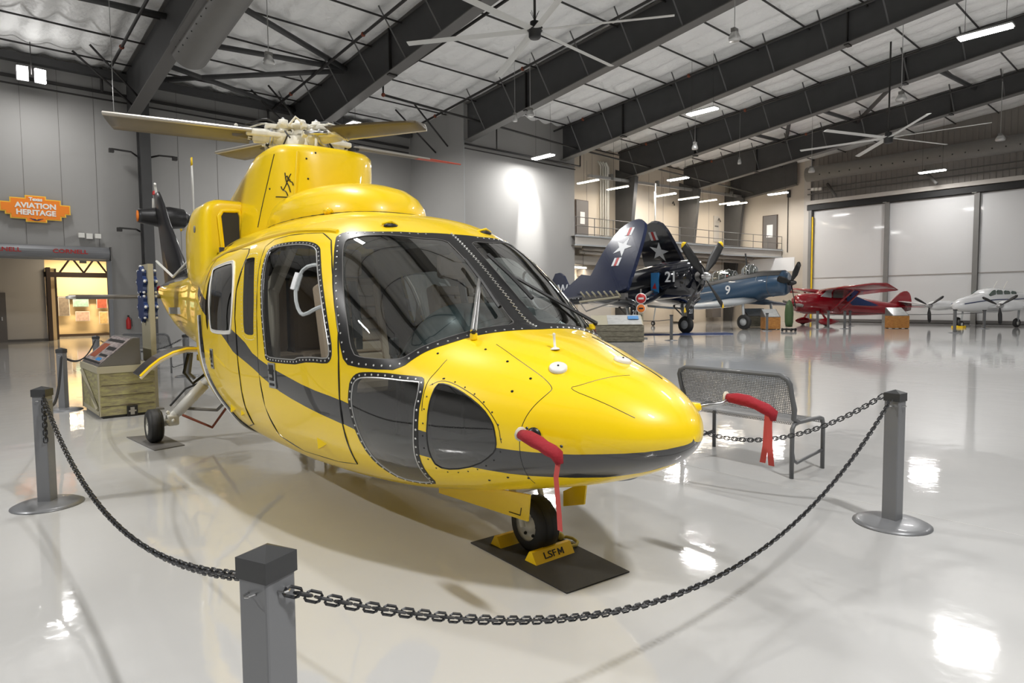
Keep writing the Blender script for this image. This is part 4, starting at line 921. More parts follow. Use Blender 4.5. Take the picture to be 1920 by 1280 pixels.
PK = ((2.0, 3.88, 7.4, .62), (2.2, 3.89, 7.0, .60), (2.4, 3.91, 6.5, .575), (2.6, 3.93, 5.9, .55), (2.75, 3.95, 5.45, .53), (2.85, 3.965, 5.15, .515), (2.90, 3.98, 4.98, .50), (2.95, 4.12, 4.7, .38))
def pylp(z, t, off=.004):
    _, x0, x1, hw = pyl(z); c_ = (x0+x1)/2; a = (x1-x0)/2; e = 3.1; return Vector((c_-(a+off)*_pw(math.cos(t), 2/e), (hw+off)*_pw(math.sin(t), 2/e), z))
mb = MB()
for z0, z1, t0, t1, b in ((2.50, 2.64, .60, .72, .1), (2.52, 2.66, .74, .62, -.1), (2.47, 2.56, .64, .78, .12), (2.60, 2.68, .66, .74, .2), (2.45, 2.47, .55, .85, 0), (2.56, 2.62, .56, .64, .1)):
    mb.tube([pylp(z0+(z1-z0)*k/6+b*.1*math.sin(k), t0+(t1-t0)*k/6, .002) for k in range(7)], .005, 'frame', 4)
mb.build('black_emblem', HELI)
for zz, tt in ((2.80, .35), (2.62, .32), (2.5, .3), (2.86, .2), (2.55, 1.0)):
    mb = MB(); mb.ball(pylp(zz, tt, .0), .010, 'frame', 6); mb.build('fastener', PYL)
mb = MB(); mb.tube([pylp(z, 1.08, .001) for z in (2.22, 2.4, 2.6, 2.75, 2.85)], .004, 'frame', 4); mb.tube([pylp(z, .52, .0) for z in (2.22, 2.5, 2.7, 2.86)], .012, 'yellow', 6); mb.build('panel_seam', PYL)
mb = MB(); L_ = []
for z, x0, hw in ((2.06, 2.79, .535), (2.18, 2.78, .55), (2.28, 2.81, .54), (2.36, 2.88, .51), (2.43, 3.0, .455), (2.48, 3.17, .375), (2.51, 3.38, .26), (2.52, 3.6, .11)): L_.append(ring(z, x0, 4.9, hw, 56, 2.4))
mb.loft(L_, 'yellow'); mb.build('forward_cowling', HELI)
mb = MB(); mb.tube([v+Vector((0, 0, .12)) for v in ring(2.08, 2.785, 4.9, .545, e=2.4)], .006, 'frame', 4, True); mb.ball((3.12, .44, 2.22), .035, 'yellow', 8, (1.6, 1, .8)); mb.build('cowling_base_seam', HELI)
for s in (1, -1):
    mb = MB(); L_ = []
    def nac(x, y0, y1, z0, z1, e=4.2, n=40):
        yc, zc, a, b = (y0+y1)/2, (z0+z1)/2, (y1-y0)/2, (z1-z0)/2; return [Vector((x, s*(yc+a*_pw(math.cos(2*PI*k/n), 2/e)), zc+b*_pw(math.sin(2*PI*k/n), 2/e))) for k in range(n)]
    for a in ((4.93, .50, .76, 2.02, 2.40), (4.925, .46, .84, 1.95, 2.47), (4.94, .43, .88, 1.85, 2.505), (5.0, .40, .91, 1.75, 2.525), (5.12, .36, .925, 1.65, 2.53), (5.5, .3, .92, 1.65, 2.53), (6.1, .2, .83, 1.65, 2.48), (6.9, .1, .62, 1.7, 2.38), (7.7, .1, .42, 1.85, 2.25), (8.2, .12, .3, 1.95, 2.15)): L_.append(nac(*a))
    mb.loft(L_, 'yellow'); nc = mb.build('engine_cowling', HELI)
    mb = MB(); q = [Vector((4.915, s*y, z)) for y, z in chaikin([(.575, 2.0), (.575, 2.2), (.575, 2.415), (.65, 2.415), (.78, 2.405), (.765, 2.2), (.75, 2.0)], 1)]
    mb.add(q+[v+Vector((.05, 0, 0)) for v in q], [tuple(range(len(q)))]+[(i, (i+1) % len(q), (i+1) % len(q)+len(q), i+len(q)) for i in range(len(q))], 'dark'); mb.build('air_intake', nc)
    mb = MB(); mb.tube(q, .020, 'yellow', 8, True); mb.build('intake_lip', nc)
    mb = MB(); mb.box((5.20, s*.66, 2.528), (.24, .20, .014), 'slate'); mb.build('vent_grille', nc)
    mb = MB(); mb.lathe([(0, 0), (.035, 0), (.035, .008), (0, .008)], 'duct', (5.25, s*.92, 2.25), (0, s, 0), 12); mb.build('fuel_cap', nc)
for u, v in ((1.565, .914), (1.565, -.914)):
    mb = MB(); p = P3(u, v, .0); mb.ball(p, .055, 'dark', 10, (.45, 1, .35)); mb.tube([p+Vector((.02, .06, .012)), p+Vector((-.005, 0, .03)), p+Vector((.02, -.06, .012))], .010, 'yellow', 6); mb.build('fresh_air_vent', HELI)
# nose details
def disc(u, v, nm='nose_cap'):
    mb = MB(); p = P3(u, v, 0); n = nrm(u, v); T = Matrix.Translation(p); mb.lathe([(.046, 0), (.046, .012), (.038, .018), (0, .019)], 'white', p, n, 18); mb.ball(p+n*.02, .006, 'dark', 6); mb.build(nm, HELI)
disc(.765, .822); disc(.703, -.96)
mb = MB(); p = P3(.857, .913, 0); mb.lathe([(.026, 0), (.022, .008), (.007, .014), (.007, .075), (.010, .082), (0, .09)], 'white', p, (.1, 0, 1), 12); mb.build('temperature_probe', HELI)
for (u, v), lab in (((.724, .497), 1), ((.56, -.56), -1)):
    p = P3(u, v, 0); n = nrm(u, v); s = lab
    if s < 0: mb = MB(); mb.tube([p-n*.02, p+n*.03, p+n*.06+Vector((-.02, 0, .005))], [.05, .035, .018], 'yellow', 12); mb.build('pitot_base', HELI); mb = MB(); mb.tube([p+n*.05, Vector((.27, -.55, .95)), Vector((.25, -.60, .975))], .010, 'steel', 8); mb.build('pitot_tube', HELI); continue
    mb = MB(); mb.lathe([(.038, -.005), (.036, .008), (.02, .014), (0, .014)], 'yellow' if s < 0 else 'frame', p, n, 16); mb.build('pitot_base', HELI)
    a = Vector((-1, 0, 0)); e = p+n*.09+a*.02
    mb = MB(); mb.tube([p, p+n*.06+a*.0, e, e+a*.05], [.014, .013, .012, .011], 'steel', 8); mb.tube([e+Vector((.07, 0, 0)), e], .012, 'steel', 8); mb.build('pitot_tube', HELI)
# pitot covers are lifted off: things of their own
def cover(root, lab, loc, pts, ribbons, fl=1.):
    t = thing('pitot_cover', lab, 'cover', loc, 0); mb = MB(); N = len(pts); rr = [.030, .040, .042, .036, .040, .034, .018][:N]
    mb.tube(pts, rr, 'red', 10, flat=.75); mb.build('sleeve', t); mb = MB(); mb.tube([Vector(pts[0])+(Vector(pts[0])-Vector(pts[1])).normalized()*.012, pts[0]], .034, 'cream', 10); mb.build('white_hem', t)
    for i, r_ in enumerate(ribbons):
        mb = MB(); vs = []
        for p, w_ in r_: vs += [Vector(p)-Vector(w_)*.5, Vector(p)+Vector(w_)*.5]
        n = len(r_); th = Vector((.002, .002, 0)); vs2 = vs+[v+th for v in vs]; m2 = len(vs)
        fs = [(2*k, 2*k+1, 2*k+3, 2*k+2) for k in range(n-1)]+[(m2+2*k+2, m2+2*k+3, m2+2*k+1, m2+2*k) for k in range(n-1)]
        fs += [(2*k, 2*k+2, m2+2*k+2, m2+2*k) for k in range(n-1)]+[(2*k+1, m2+2*k+1, m2+2*k+3, 2*k+3) for k in range(n-1)]+[(0, m2, m2+1, 1), (2*n-2, 2*n-1, m2+2*n-1, m2+2*n-2)]
        mb.add(vs2, fs, 'pink' if lab.startswith('red cloth cover w') else 'red'); mb.build('ribbon', t)
# ---- rotor head and blades (local station 4.8)
HX, HZ = 4.8, 3.17
mb = MB(); mb.lathe([(0, -.34), (.14, -.34), (.13, -.22), (.17, -.16), (.17, .0), (.12, .02), (.10, .05), (.10, .09), (.14, .10), (.14, .13), (.06, .15), (.05, .19), (0, .19)], 'hubcream', (HX, 0, HZ), (0, 0, 1), 24); RH = mb.build('rotor_hub', HELI)
mb = MB(); mb.lathe([(.18, 0), (.26, .01), (.27, .05), (.18, .06)], 'hubcream', (HX, 0, HZ-.24), (0, 0, 1), 24); mb.build('swashplate', RH)
for k in range(4):   # bifilar absorber arms
    a = .4+k*PI/2; mb = MB(); mb.box((HX+.17*math.cos(a), .17*math.sin(a), HZ+.10), (.20, .07, .035), 'hubcream', Rz(a), .012); mb.lathe([(0, 0), (.045, 0), (.045, .07), (0, .07)], 'hubcream', (HX+.22*math.cos(a), .22*math.sin(a), HZ+.07), (0, 0, 1), 12)
    mb.ball((HX+.22*math.cos(a), .22*math.sin(a), HZ+.145), .022, 'steel', 8); mb.build('vibration_absorber', RH)
rh = random.Random(11)
for k in range(26):  # random clutter; its dark hoses also stand in for shaded crevices
    a = rh.uniform(0, 2*PI); r0 = rh.uniform(.10, .42); z_ = HZ+rh.uniform(-.20, .12); p0 = Vector((HX+r0*math.cos(a), r0*math.sin(a), z_)); mb = MB(); kk = k % 4
    if kk == 0: mb.tube([p0, p0+Vector((.06*math.sin(a), -.06*math.cos(a), .05)), p0+Vector((.12*math.sin(a), -.12*math.cos(a), -.03))], .013, 'hubcream', 6); mb.ball(p0, .026, 'hubcream', 8)
    elif kk == 1: mb.box(p0, (.12, .05, .04), 'hubcream', Rz(a), .008); mb.ball(p0+Vector((0, 0, .03)), .018, 'dark', 6)
    elif kk == 2: mb.lathe([(.02, -.03), (.04, -.03), (.04, .03), (.02, .03)], 'hubcream', p0, (math.cos(a+1), math.sin(a+1), .2), 12)
    else: mb.tube([p0, p0+Vector((.05, .03, .07)), p0+Vector((.12, -.02, .05)), p0+Vector((.16, .02, -.06))], .008, 'dark', 5)
    mb.build('hub_clutter', RH)
TIPS = [((5.16, 1.66, 3.19), .42, 1, 'hub'), ((6.10, .40, 3.20), .34, 1, ''), ((4.90, -2.02, 3.19), .12, 2, ''), ((3.50, -.66, 3.12), .30, 3, '')]
rd = random.Random(3)
for (tp, ch, kind, _) in TIPS:
    tp = Vector(tp); h = Vector((HX, 0, HZ)); d = (tp-h); L_ = d.length; d.normalize(); az = math.atan2(d.y, d.x); side = Vector((-d.y, d.x, 0)).normalized()
    if kind != 3 and side.x < 0: side = -side
    if kind == 3 and side.x > 0: side = -side
    mb = MB(); c0 = h+d*.16; c1 = h+d*.50
    mb.tube([h+d*.08, h+d*.2, c0+d*.08, c1], [.085, .10, .07, .055], 'hubcream', 14); mb.lathe([(.06, 0), (.09, .0), (.09, .03), (.06, .03)], 'steel', h+d*.27, d, 16)
    mb.box(h+d*.34, (.36, .20, .05), 'hubcream', Rz(az), .015); mb.box(h+d*.24+Vector((0, 0, .09)), (.2, .12, .05), 'hubcream', Rz(az), .015)
    cf = mb.build('blade_cuff', HELI)
    mb = MB(); mb.tube([h+d*.30+side*.14+Vector((0, 0, -.28)), h+d*.33+side*.14+Vector((0, 0, .02))], .014, 'hubcream', 8); mb.tube([h+d*.22+side*.2, h+d*.45+side*.13], .022, 'steel', 8); mb.ball(h+d*.33+side*.14, .03, 'steel', 8)
    for k in range(15):
        q = h+d*(.14+.026*k)+Vector((rd.uniform(-.09, .09), rd.uniform(-.09, .09), rd.uniform(-.10, .10))); mb.ball(q, rd.uniform(.012, .026), 'hubcream' if k % 3 else 'dark', 6)
    mb.build('pitch_linkage', cf)
    mb = MB(); pts = []
    for k in range(9): t = k/8; pts.append(h+d*(.12+.40*t)+side*(.05*math.sin(t*9))+Vector((0, 0, .10+.05*math.sin(t*PI))))
    mb.tube(pts, .009, 'dark', 5); mb.tube([p+side*.05+Vector((0, 0, -.03)) for p in pts], .009, 'hubcream', 5); mb.build('hydraulic_hose', cf)
    # blade: aerofoil section lofted outwards
    mb = MB(); me_ = MB(); n = 10; rings = []; er = []
    for k in range(n+1):
        t = k/n; c_ = h+d*(.47+(L_-.47)*t); cw = ch*(1 if kind != 3 else 1.0-.35*t**2); th = .030
        if kind == 2: cw = .13*(1-.75*t**3); th = .018*(1-.5*t)
        tilt = Vector((0, 0, -.09 if kind == 1 else (.10 if kind == 3 else -.03)))*cw
        sw = d*(0.0); le = c_+side*(-.32*cw)-tilt*.3; te = c_+side*(.68*cw)+tilt*(.9 if kind != 3 else 1.4)
        if kind == 1 and k == n: te = te-d*.05
        r_ = []; up_ = Vector((0, 0, 1)); prof = [(0, 0), (.05, .55), (.2, 1), (.4, .9), (.7, .45), (1, .05), (.7, -.3), (.4, -.55), (.2, -.6), (.05, -.4)]
        for a, b in prof: r_.append(le+(te-le)*a+up_*b*th)
        rings.append(r_)
        er.append([le+(te-le)*a+up_*b*(th+.003)-side*.002 for a, b in ((0.0, -.45), (-.01, 0), (.04, .55), (.17, 1.05), (.17, .8), (.05, .2), (.08, -.4))])
    mb.loft(rings, 'blade', True); bl = mb.build('rotor_blade', HELI)
    me_.loft(er if kind != 2 else er[:8], 'edge', False); me_.build('leading_edge', bl)
    if kind == 2: mb = MB(); mb.loft([[v+(v-sum(r_, Vector())/len(r_))*.06 for v in r_] for r_ in rings[6:]], 'redtip', False); mb.build('red_tip', bl)
    if kind in (1, 2): mb = MB(); mb.tube([c1-d*.04, c1+d*.14], [.06, .035], 'dark' if kind == 2 else 'blade', 10); mb.build('root_fitting', bl)
# ---- tail: fin, gearbox, tail rotor, stabiliser
mb = MB(); L_ = []
for x0, x1, z, th in ((10.0, 11.85, 1.85, .10), (10.3, 12.0, 2.3, .085), (11.3, 12.3, 3.0, .06), (11.85, 12.55, 3.5, .045), (12.1, 12.62, 3.66, .03)):
    L_.append([Vector((x0+(x1-x0)*a, b*th, z)) for a, b in ((0, 0), (.1, .7), (.3, 1), (.6, .8), (1, .08), (1, -.08), (.6, -.8), (.3, -1), (.1, -.7))])
mb.loft(L_, 'finblk'); FIN = mb.build('tail_fin', HELI)
mb = MB(); mb.tube([(12.35, 0, 3.62), (12.3, .03, 3.78), (12.2, .05, 3.82)], .022, 'white', 6); mb.lathe([(.04, 0), (.04, .05), (.02, .08), (0, .08)], 'redbox', (12.55, 0, 3.66), (0, 0, 1), 10); mb.tube([(12.6, .02, 3.6), (12.65, .02, 3.35)], .02, 'white', 6); mb.build('tail_light', FIN)
mb = MB(); mb.lathe([(0, 0), (.13, .0), (.14, .05), (.20, .38), (.22, .55), (.19, .8), (.12, .86), (0, .86)], 'finblk', (12.55, .30, 3.23), (0, -1, 0), 20); mb.build('tail_gearbox', FIN)
mb = MB(); mb.lathe([(0, 0), (.105, .0), (.11, .02), (0, .03)], 'orange', (12.55, .30, 3.23), (0, 1, 0), 16); mb.build('navigation_light', FIN)
mb = MB(); mb.lathe([(0, 0), (.07, 0), (.08, .1), (.13, .14), (.13, .2), (.06, .24), (0, .24)], 'steel', (12.6, -.56, 3.22), (0, -1, 0), 16)
for k in range(10): a = k*.63; mb.ball((12.6+.1*math.cos(a), -.68+.03*(k % 3), 3.22+.1*math.sin(a)), .03, 'white' if k % 2 else 'steel', 6)
TR = mb.build('tail_rotor_hub', HELI)
for a in (.02, PI/2+.02, PI+.02, 1.5*PI+.02):
    d = Vector((math.sin(a), 0, math.cos(a))); w_ = Vector((math.cos(a), 0, -math.sin(a))); c0 = Vector((12.6, -.70, 3.22)); mb = MB(); rg = []
    for r_, ww in ((.14, .03), (.22, .05), (.34, .085), (.7, .10), (1.10, .085)): rg.append([c0+d*r_+w_*ww*x+Vector((0, y*.012, 0)) for x, y in ((-1, 0), (-.4, 1), (.5, .7), (1, 0), (.5, -.7), (-.4, -1))])
    mb.loft(rg, 'white' if math.cos(a) > -.5 else 'dark', True); b = mb.build('tail_rotor_blade', TR)
    mb = MB(); mb.loft([[c0+d*r_+w_*.088*x+Vector((0, y*.014, 0)) for x, y in ((-1, 0), (-.4, 1), (.5, .7), (1, 0), (.5, -.7), (-.4, -1))] for r_ in (1.10, 1.26)], 'gyel', True); mb.build('yellow_tip', b)
for s in (1, -1):
    mb = MB(); rg = []
    for y, x0, x1 in ((.05, 11.4, 12.4), (.8, 11.6, 12.4), (1.5, 11.8, 12.4)): rg.append([Vector((x0+(x1-x0)*a, s*y, 1.66+b*.045)) for a, b in ((0, 0), (.1, .7), (.4, 1), (1, .05), (1, -.05), (.4, -.8), (.1, -.6))])
    mb.loft(rg, 'blade', True); st = mb.build('stabiliser', HELI); mb = MB(); mb.box((12.1, s*1.47, 1.66), (.6, .12, .06), 'white', bev=.02); mb.build('stabiliser_tip', st)
mb = MB(); mb.tube([(10.6, .35, 2.25), (9.6, .3, 1.95)], .02, 'white', 6); mb.tube([(9.6, .3, 1.95), (8.2, .3, 2.2)], .018, 'white', 6); mb.tube([(9.6, .3, 1.95), (8.6, .2, 2.12)], .012, 'duct', 6); mb.build('tail_antenna', HELI)
mb = MB(); mb.box((9.1, .39, 1.42), (.8, .02, .10), 'white'); mb.build('boom_plate', HELI)
# ---- landing gear
def wheel(par, c, r, w_, ax=(0, 1, 0), name='wheel'):
    t = MB(); h = w_/2; t.lathe([(r*.55, -h), (r*.80, -h), (r*.95, -h*.75), (r, -h*.35), (r, h*.35), (r*.95, h*.75), (r*.80, h), (r*.55, h)], 'rubber', c, ax, 32)
    for q in (-.3, 0, .3): t.lathe([(r*1.003, q*w_-.003), (r*1.003, q*w_+.003)], 'black', c, ax, 32)
    o = t.build(name, par); t = MB(); t.lathe([(0, -h*.7), (r*.25, -h*.75), (r*.3, -h*.5), (r*.5, -h*.55), (r*.57, -h*.95), (r*.57, h*.95), (r*.5, h*.55), (r*.3, h*.5), (r*.25, h*.75), (0, h*.7)], 'hubcream', c, ax, 24)
    q_ = Vector((0, 0, 1)).rotation_difference(Vector(ax))
    for k in range(6): a = k*PI/3; 
    for k in range(6): a = k*PI/3; t.ball(Vector(c)+q_ @ Vector((r*.42*math.cos(a), r*.42*math.sin(a), h*.62)), r*.07, 'dark', 6)
    t.build('wheel_rim', o); return o
wheel(HELI, (1.18, 0, .165+.008), .165, .15, name='nose_wheel')
mb = MB(); mb.tube([(1.30, 0, .55), (1.26, 0, .38)], .038, 'white', 10); mb.tube([(1.26, .0, .40), (1.24, .09, .36), (1.18, .095, .17)], .018, 'hubcream', 8); mb.tube([(1.26, .0, .40), (1.24, -.09, .36), (1.18, -.095, .17)], .018, 'hubcream', 8); mb.box((1.26, 0, .38), (.08, .22, .05), 'white', bev=.01); mb.build('nose_gear_leg', HELI)
for s, x0, x1, zl, m in ((1, .96, 1.90, .285, 0), (-1, .96, 1.16, .29, 0)):
    y = s*.215; mb = MB(); zz = .40; pts = [(x0, zz+.04), (x1, .33), (x1, .235), (x0+.02, zl)]
    vs = [(x, y, z) for x, z in pts]+[(x, y+s*.012, z) for x, z in pts]; mb.add(vs, [(0, 1, 2, 3), (7, 6, 5, 4), (0, 4, 5, 1), (1, 5, 6, 2), (2, 6, 7, 3), (3, 7, 4, 0)], 'yellow'); dd = mb.build('nose_gear_door', HELI)
    if s > 0: mb = MB(); mb.tube([(1.03, y+.014, .35), (1.04, y+.014, .305), (1.14, y+.014, .300)], .003, 'frame', 4); mb.build('stiffener', dd)
for s in (1, -1):
    c = (6.18, s*1.20, .182+.008); wheel(HELI, c, .182, .15, name='main_wheel')
    mb = MB(); mb.tube([(5.85, s*.45, .92), (6.0, s*.72, .62)], .045, 'white', 10); mb.tube([(6.0, s*.72, .62), (6.1, s*.98, .32)], .062, 'white', 12); mb.tube([(6.1, s*.98, .32), (6.17, s*1.06, .22), (6.18, s*1.2, .19)], [.05, .05, .035], 'white', 10)
    mb.box((6.12, s*1.03, .24), (.12, .12, .12), 'white', bev=.02); lg = mb.build('main_gear_leg', HELI)
    mb = MB(); mb.tube([(6.08, s*.92, .36), (5.9, s*.62, .33), (5.6, s*.5, .55)], .018, 'duct', 6); mb.tube([(6.0, s*.95, .30), (5.8, s*.7, .16), (5.55, s*.55, .48)], .014, 'pipered', 6); mb.tube([(6.02, s*.75, .64), (6.05, s*.9, .58), (6.1, s*1.05, .4)], .012, 'dark', 6)
    for k in range(6): mb.ball((6.1+.04*math.cos(k*1.7), s*(.99+.02*k), .28+.05*math.sin(k*2.1)), .025, 'hubcream', 6)
    mb.build('brake_lines', lg)
    mb = MB(); rg = []   # curved gear door hanging open
    for x in (5.45, 5.9):
        rg.append([Vector((x, s*y, z)) for y, z in ((.70, 1.02), (.85, 1.055), (1.0, 1.06), (1.12, 1.03), (1.24, .97), (1.33, .90), (1.42, .81), (1.41, .795), (1.32, .88), (1.23, .95), (1.11, 1.01), (1.0, 1.035), (.85, 1.03), (.70, .995))])
    mb.loft(rg, 'finblk', False); gd = mb.build('main_gear_door', HELI)
    mb = MB(); mb.tube([v+Vector((-.01, 0, 0)) for v in rg[0][:7]], .016, 'yellow', 6); mb.tube([v+Vector((-.01, 0, -.02)) for v in rg[0][:7]], .016, 'cream', 6); mb.build('door_edge', gd)
    mb = MB(); mb.tube([(5.6, s*.95, 1.0), (5.6, s*1.0, .80), (5.6, s*.92, .68), (5.62, s*.75, .80)], .016, 'dark', 6); mb.tube([(5.7, s*.9, 1.0), (5.7, s*.93, .78), (5.7, s*.88, .72)], .018, 'duct', 6); mb.box((5.6, s*.78, .95), (.12, .16, .06), 'gyel'); mb.build('gear_door_hinge', gd)
# ---- wipers
for s, base, el, b0, b1 in ((1, (1.057, .83), None, (1.33, .978), (1.14, .962)), (-1, (1.134, .756), None, (1.36, .985), (1.17, .962))):
    bp = P3(base[0], s*base[1], .0); n = nrm(base[0], s*base[1]); m0 = P3(b0[0], s*b0[1], .035); m1 = P3(b1[0], s*b1[1], .035); md = m0.lerp(m1, .42)
    mb = MB(); mb.box(bp+n*.015, (.035, .035, .04), 'yellow', bev=.008); mb.ball(bp+n*.045, .016, 'dark', 8); wr = mb.build('wiper_pivot', HELI)
    mb = MB(); a = Vector((0, .012, 0)); mb.tube([bp+n*.05+a, md+a*.3], .009, 'steel' if s > 0 else 'dark', 6); mb.tube([bp+n*.05-a, md-a*.3], .009, 'steel' if s > 0 else 'dark', 6); mb.build('wiper_arm', wr)
    mb = MB(); mb.tube([m0, m0.lerp(m1, .5)+nrm(1.2, s*.97)*.008, m1], .013, 'dark', 6); mb.build('wiper_blade', wr)
# covers (world coordinates)
def HW(x, y, z): return HELI.matrix_basis @ Vector((x, y, z)) if False else Vector((2.56, 1.55, 0))+Matrix.Rotation(math.radians(86.6), 3, 'Z') @ Vector((x, y, z))
o = HW(.50, .60, .875); f = [HW(*p)-o for p in ((.57, .60, .89), (.52, .60, .885), (.46, .60, .872), (.42, .60, .862), (.37, .60, .850), (.33, .60, .838), (.31, .60, .80))]
w_ = (Matrix.Rotation(math.radians(86.6), 3, 'Z') @ Vector((.032, 0, 0)))
cover(None, 'red cloth cover with one faded pink ribbon on the near pitot tube', o, f, [[(HW(*p)-o, w_) for p in ((.315, .605, .81), (.325, .61, .74), (.315, .61, .66), (.305, .61, .58), (.30, .61, .51))]])
o = HW(.26, -.60, .96); f = [HW(*p)-o for p in ((.27, -.60, .975), (.22, -.61, .975), (.16, -.62, .968), (.11, -.62, .955), (.06, -.63, .935), (.02, -.63, .915), (.02, -.63, .88))]
cover(None, 'red cloth cover with two long red ribbons on the far pitot tube, before the bench', o, f, [[(HW(*p)-o, w_) for p in ((.05, -.63, .92), (.055, -.63, .84), (.06, -.63, .74), (.075, -.63, .65))], [(HW(*p)-o, w_) for p in ((.04, -.63, .92), (.035, -.62, .84), (.03, -.62, .74), (.02, -.62, .645))]])
# ================================================================ BARRIER, MATS, STANDS, BENCHES
def post(x, y, rz, lab, dang=0, hook=0.):
    t = thing('barrier_post', lab, 'barrier post', (x, y, 0), rz, 'chain barrier posts'); mb = MB(); s = .047
    mb.box((0, 0, .44), (2*s, 2*s, .84), 'post', bev=.006); mb.build('shaft', t)
    mb = MB(); c = s+.004; vs = [(i*c, j*c, z) for z in (.83, .883) for i, j in ((-1, -1), (1, -1), (1, 1), (-1, 1))]+[(0, 0, .905)]
    mb.add(vs, [(3, 2, 1, 0), (0, 1, 5, 4), (1, 2, 6, 5), (2, 3, 7, 6), (3, 0, 4, 7), (4, 5, 8), (5, 6, 8), (6, 7, 8), (7, 4, 8)], 'cap'); mb.build('cap', t)
    mb = MB(); mb.lathe([(0, 0), (.235, 0), (.235, .006), (.20, .022), (.12, .034), (.05, .038), (0, .038)], 'post', n=40); mb.build('base_disc', t)
    for a in (0, PI/2, PI, 1.5*PI):
        if a in (PI/2, 1.5*PI) or True:
            mb = MB(); d = Vector((math.cos(a), math.sin(a), 0)); e = Vector((-d.y, d.x, 0)); q = d*(s+.001)+Vector((0, 0, .80)); mb.tube([q-e*.012, q+d*.018-e*.008, q+d*.022, q+d*.018+e*.008, q+e*.012], .0028, 'steel', 5); mb.build('chain_hook', t)
    return t
FP = Vector((.585, 1.57, 0)); LP = Vector((.57, 5.91, 0)); RP = Vector((4.70, 1.43, 0)); L2 = Vector((1.33, 11.2, 0)); L3 = Vector((2.42, 15.4, 0))
post(FP.x, FP.y, math.radians(22), 'nearest barrier post, its base below the photo edge'); post(LP.x, LP.y, math.radians(-36), 'barrier post at the left edge with a chain tail hanging down its face')
post(RP.x, RP.y, math.radians(-8), 'barrier post standing alone on its disc at the right, two chains meeting'); post(L2.x, L2.y, math.radians(-40), 'barrier post behind the left one, beside the wooden stand'); post(L3.x, L3.y, math.radians(-40), 'barrier post furthest back, half hidden behind the wooden stand')
B5 = Vector((4.33, 3.52, 0)); post(B5.x, B5.y, .2, 'barrier post on the far side of the helicopter, hidden by its nose')
B6 = Vector((3.9, 14.6, 0)); post(B6.x, B6.y, .3, 'barrier post behind the tail, hidden by the fuselage')
def chain(name, lab, pts, pitch=.0300, ll=.0420, lw=.027, r=.0040, n=4, group=None):
    # resample
    pts = [Vector(p) for p in pts]; seg = []; L_ = 0; cum = [0]
    for a, b in zip(pts, pts[1:]): L_ += (b-a).length; cum.append(L_)
    def at(s_):
        for i in range(len(pts)-1):
            if s_ <= cum[i+1]: return pts[i].lerp(pts[i+1], (s_-cum[i])/max(1e-9, cum[i+1]-cum[i]))
        return pts[-1]
    o = pts[0].copy(); mb = MB(); N = int(L_/pitch)
    for k in range(N):
        c = at((k+.5)*pitch); d = (at(min(L_, (k+.5)*pitch+.01))-at(max(0, (k+.5)*pitch-.01))).normalized(); h = d.cross(Vector((0, 0, 1)))
        if h.length < .01: h = Vector((1, 0, 0))
        h.normalize(); v = h.cross(d); sd = (h if k % 2 else v); sd = (sd*.94+(v if k % 2 else h)*.34*(1 if k % 4 < 2 else .6)).normalized()
        sh = [(-.5, -.32), (-.34, -.5), (.34, -.5), (.5, -.32), (.5, .32), (.34, .5), (-.34, .5), (-.5, .32)]
        mb.tube([c-o+d*(a*ll)+sd*(b*lw) for a, b in sh], r, 'chain', n, True)
    return tag(mb.build(name, None, o, fix=False), lab, 'chain', group)
def cat(a, b, sag, n=40):
    return [a.lerp(b, i/n)-Vector((0, 0, sag*4*(i/n)*(1-i/n))) for i in range(n+1)]
def edge(p, q, z=.80): d = (q-p); d.z = 0; d.normalize(); return Vector((p.x, p.y, z))+d*.07
chain('barrier_chain', 'black chain sagging from the nearest post to the right post across the front', cat(FP+Vector((.025, -.062, .80)), edge(RP, FP, .85), .56, 60))
chain('barrier_chain', 'black chain sagging from the left post down to the nearest post', cat(edge(LP, FP, .83), edge(FP, LP, .80), .33, 60))
chain('barrier_chain', 'loose tail of chain hanging down the face of the left post', [Vector((.57, 5.91, .83))+(Vector((.55, 0, 0))-Vector((.57, 5.91, 0))).normalized()*.075+Vector((.0, 0, -z*.05)) for z in range(0, 8)], .028)
chain('barrier_chain', 'black chain running from the left post back to the post beside the wooden stand', cat(edge(LP, L2, .80), edge(L2, LP, .78), .30, 40), .03)
chain('barrier_chain', 'black chain between the two furthest left posts', cat(edge(L2, L3, .78), edge(L3, L2, .82), .22, 40), .03)
chain('barrier_chain', 'black chain running from the right post behind the helicopter nose past the bench', cat(edge(RP, B5, .86), edge(B5, RP, .84), .41, 60))
chain('barrier_chain', 'black chain running behind the tail to the furthest left post', cat(edge(L3, B6, .80), edge(B6, L3, .80), .25, 30), .03)
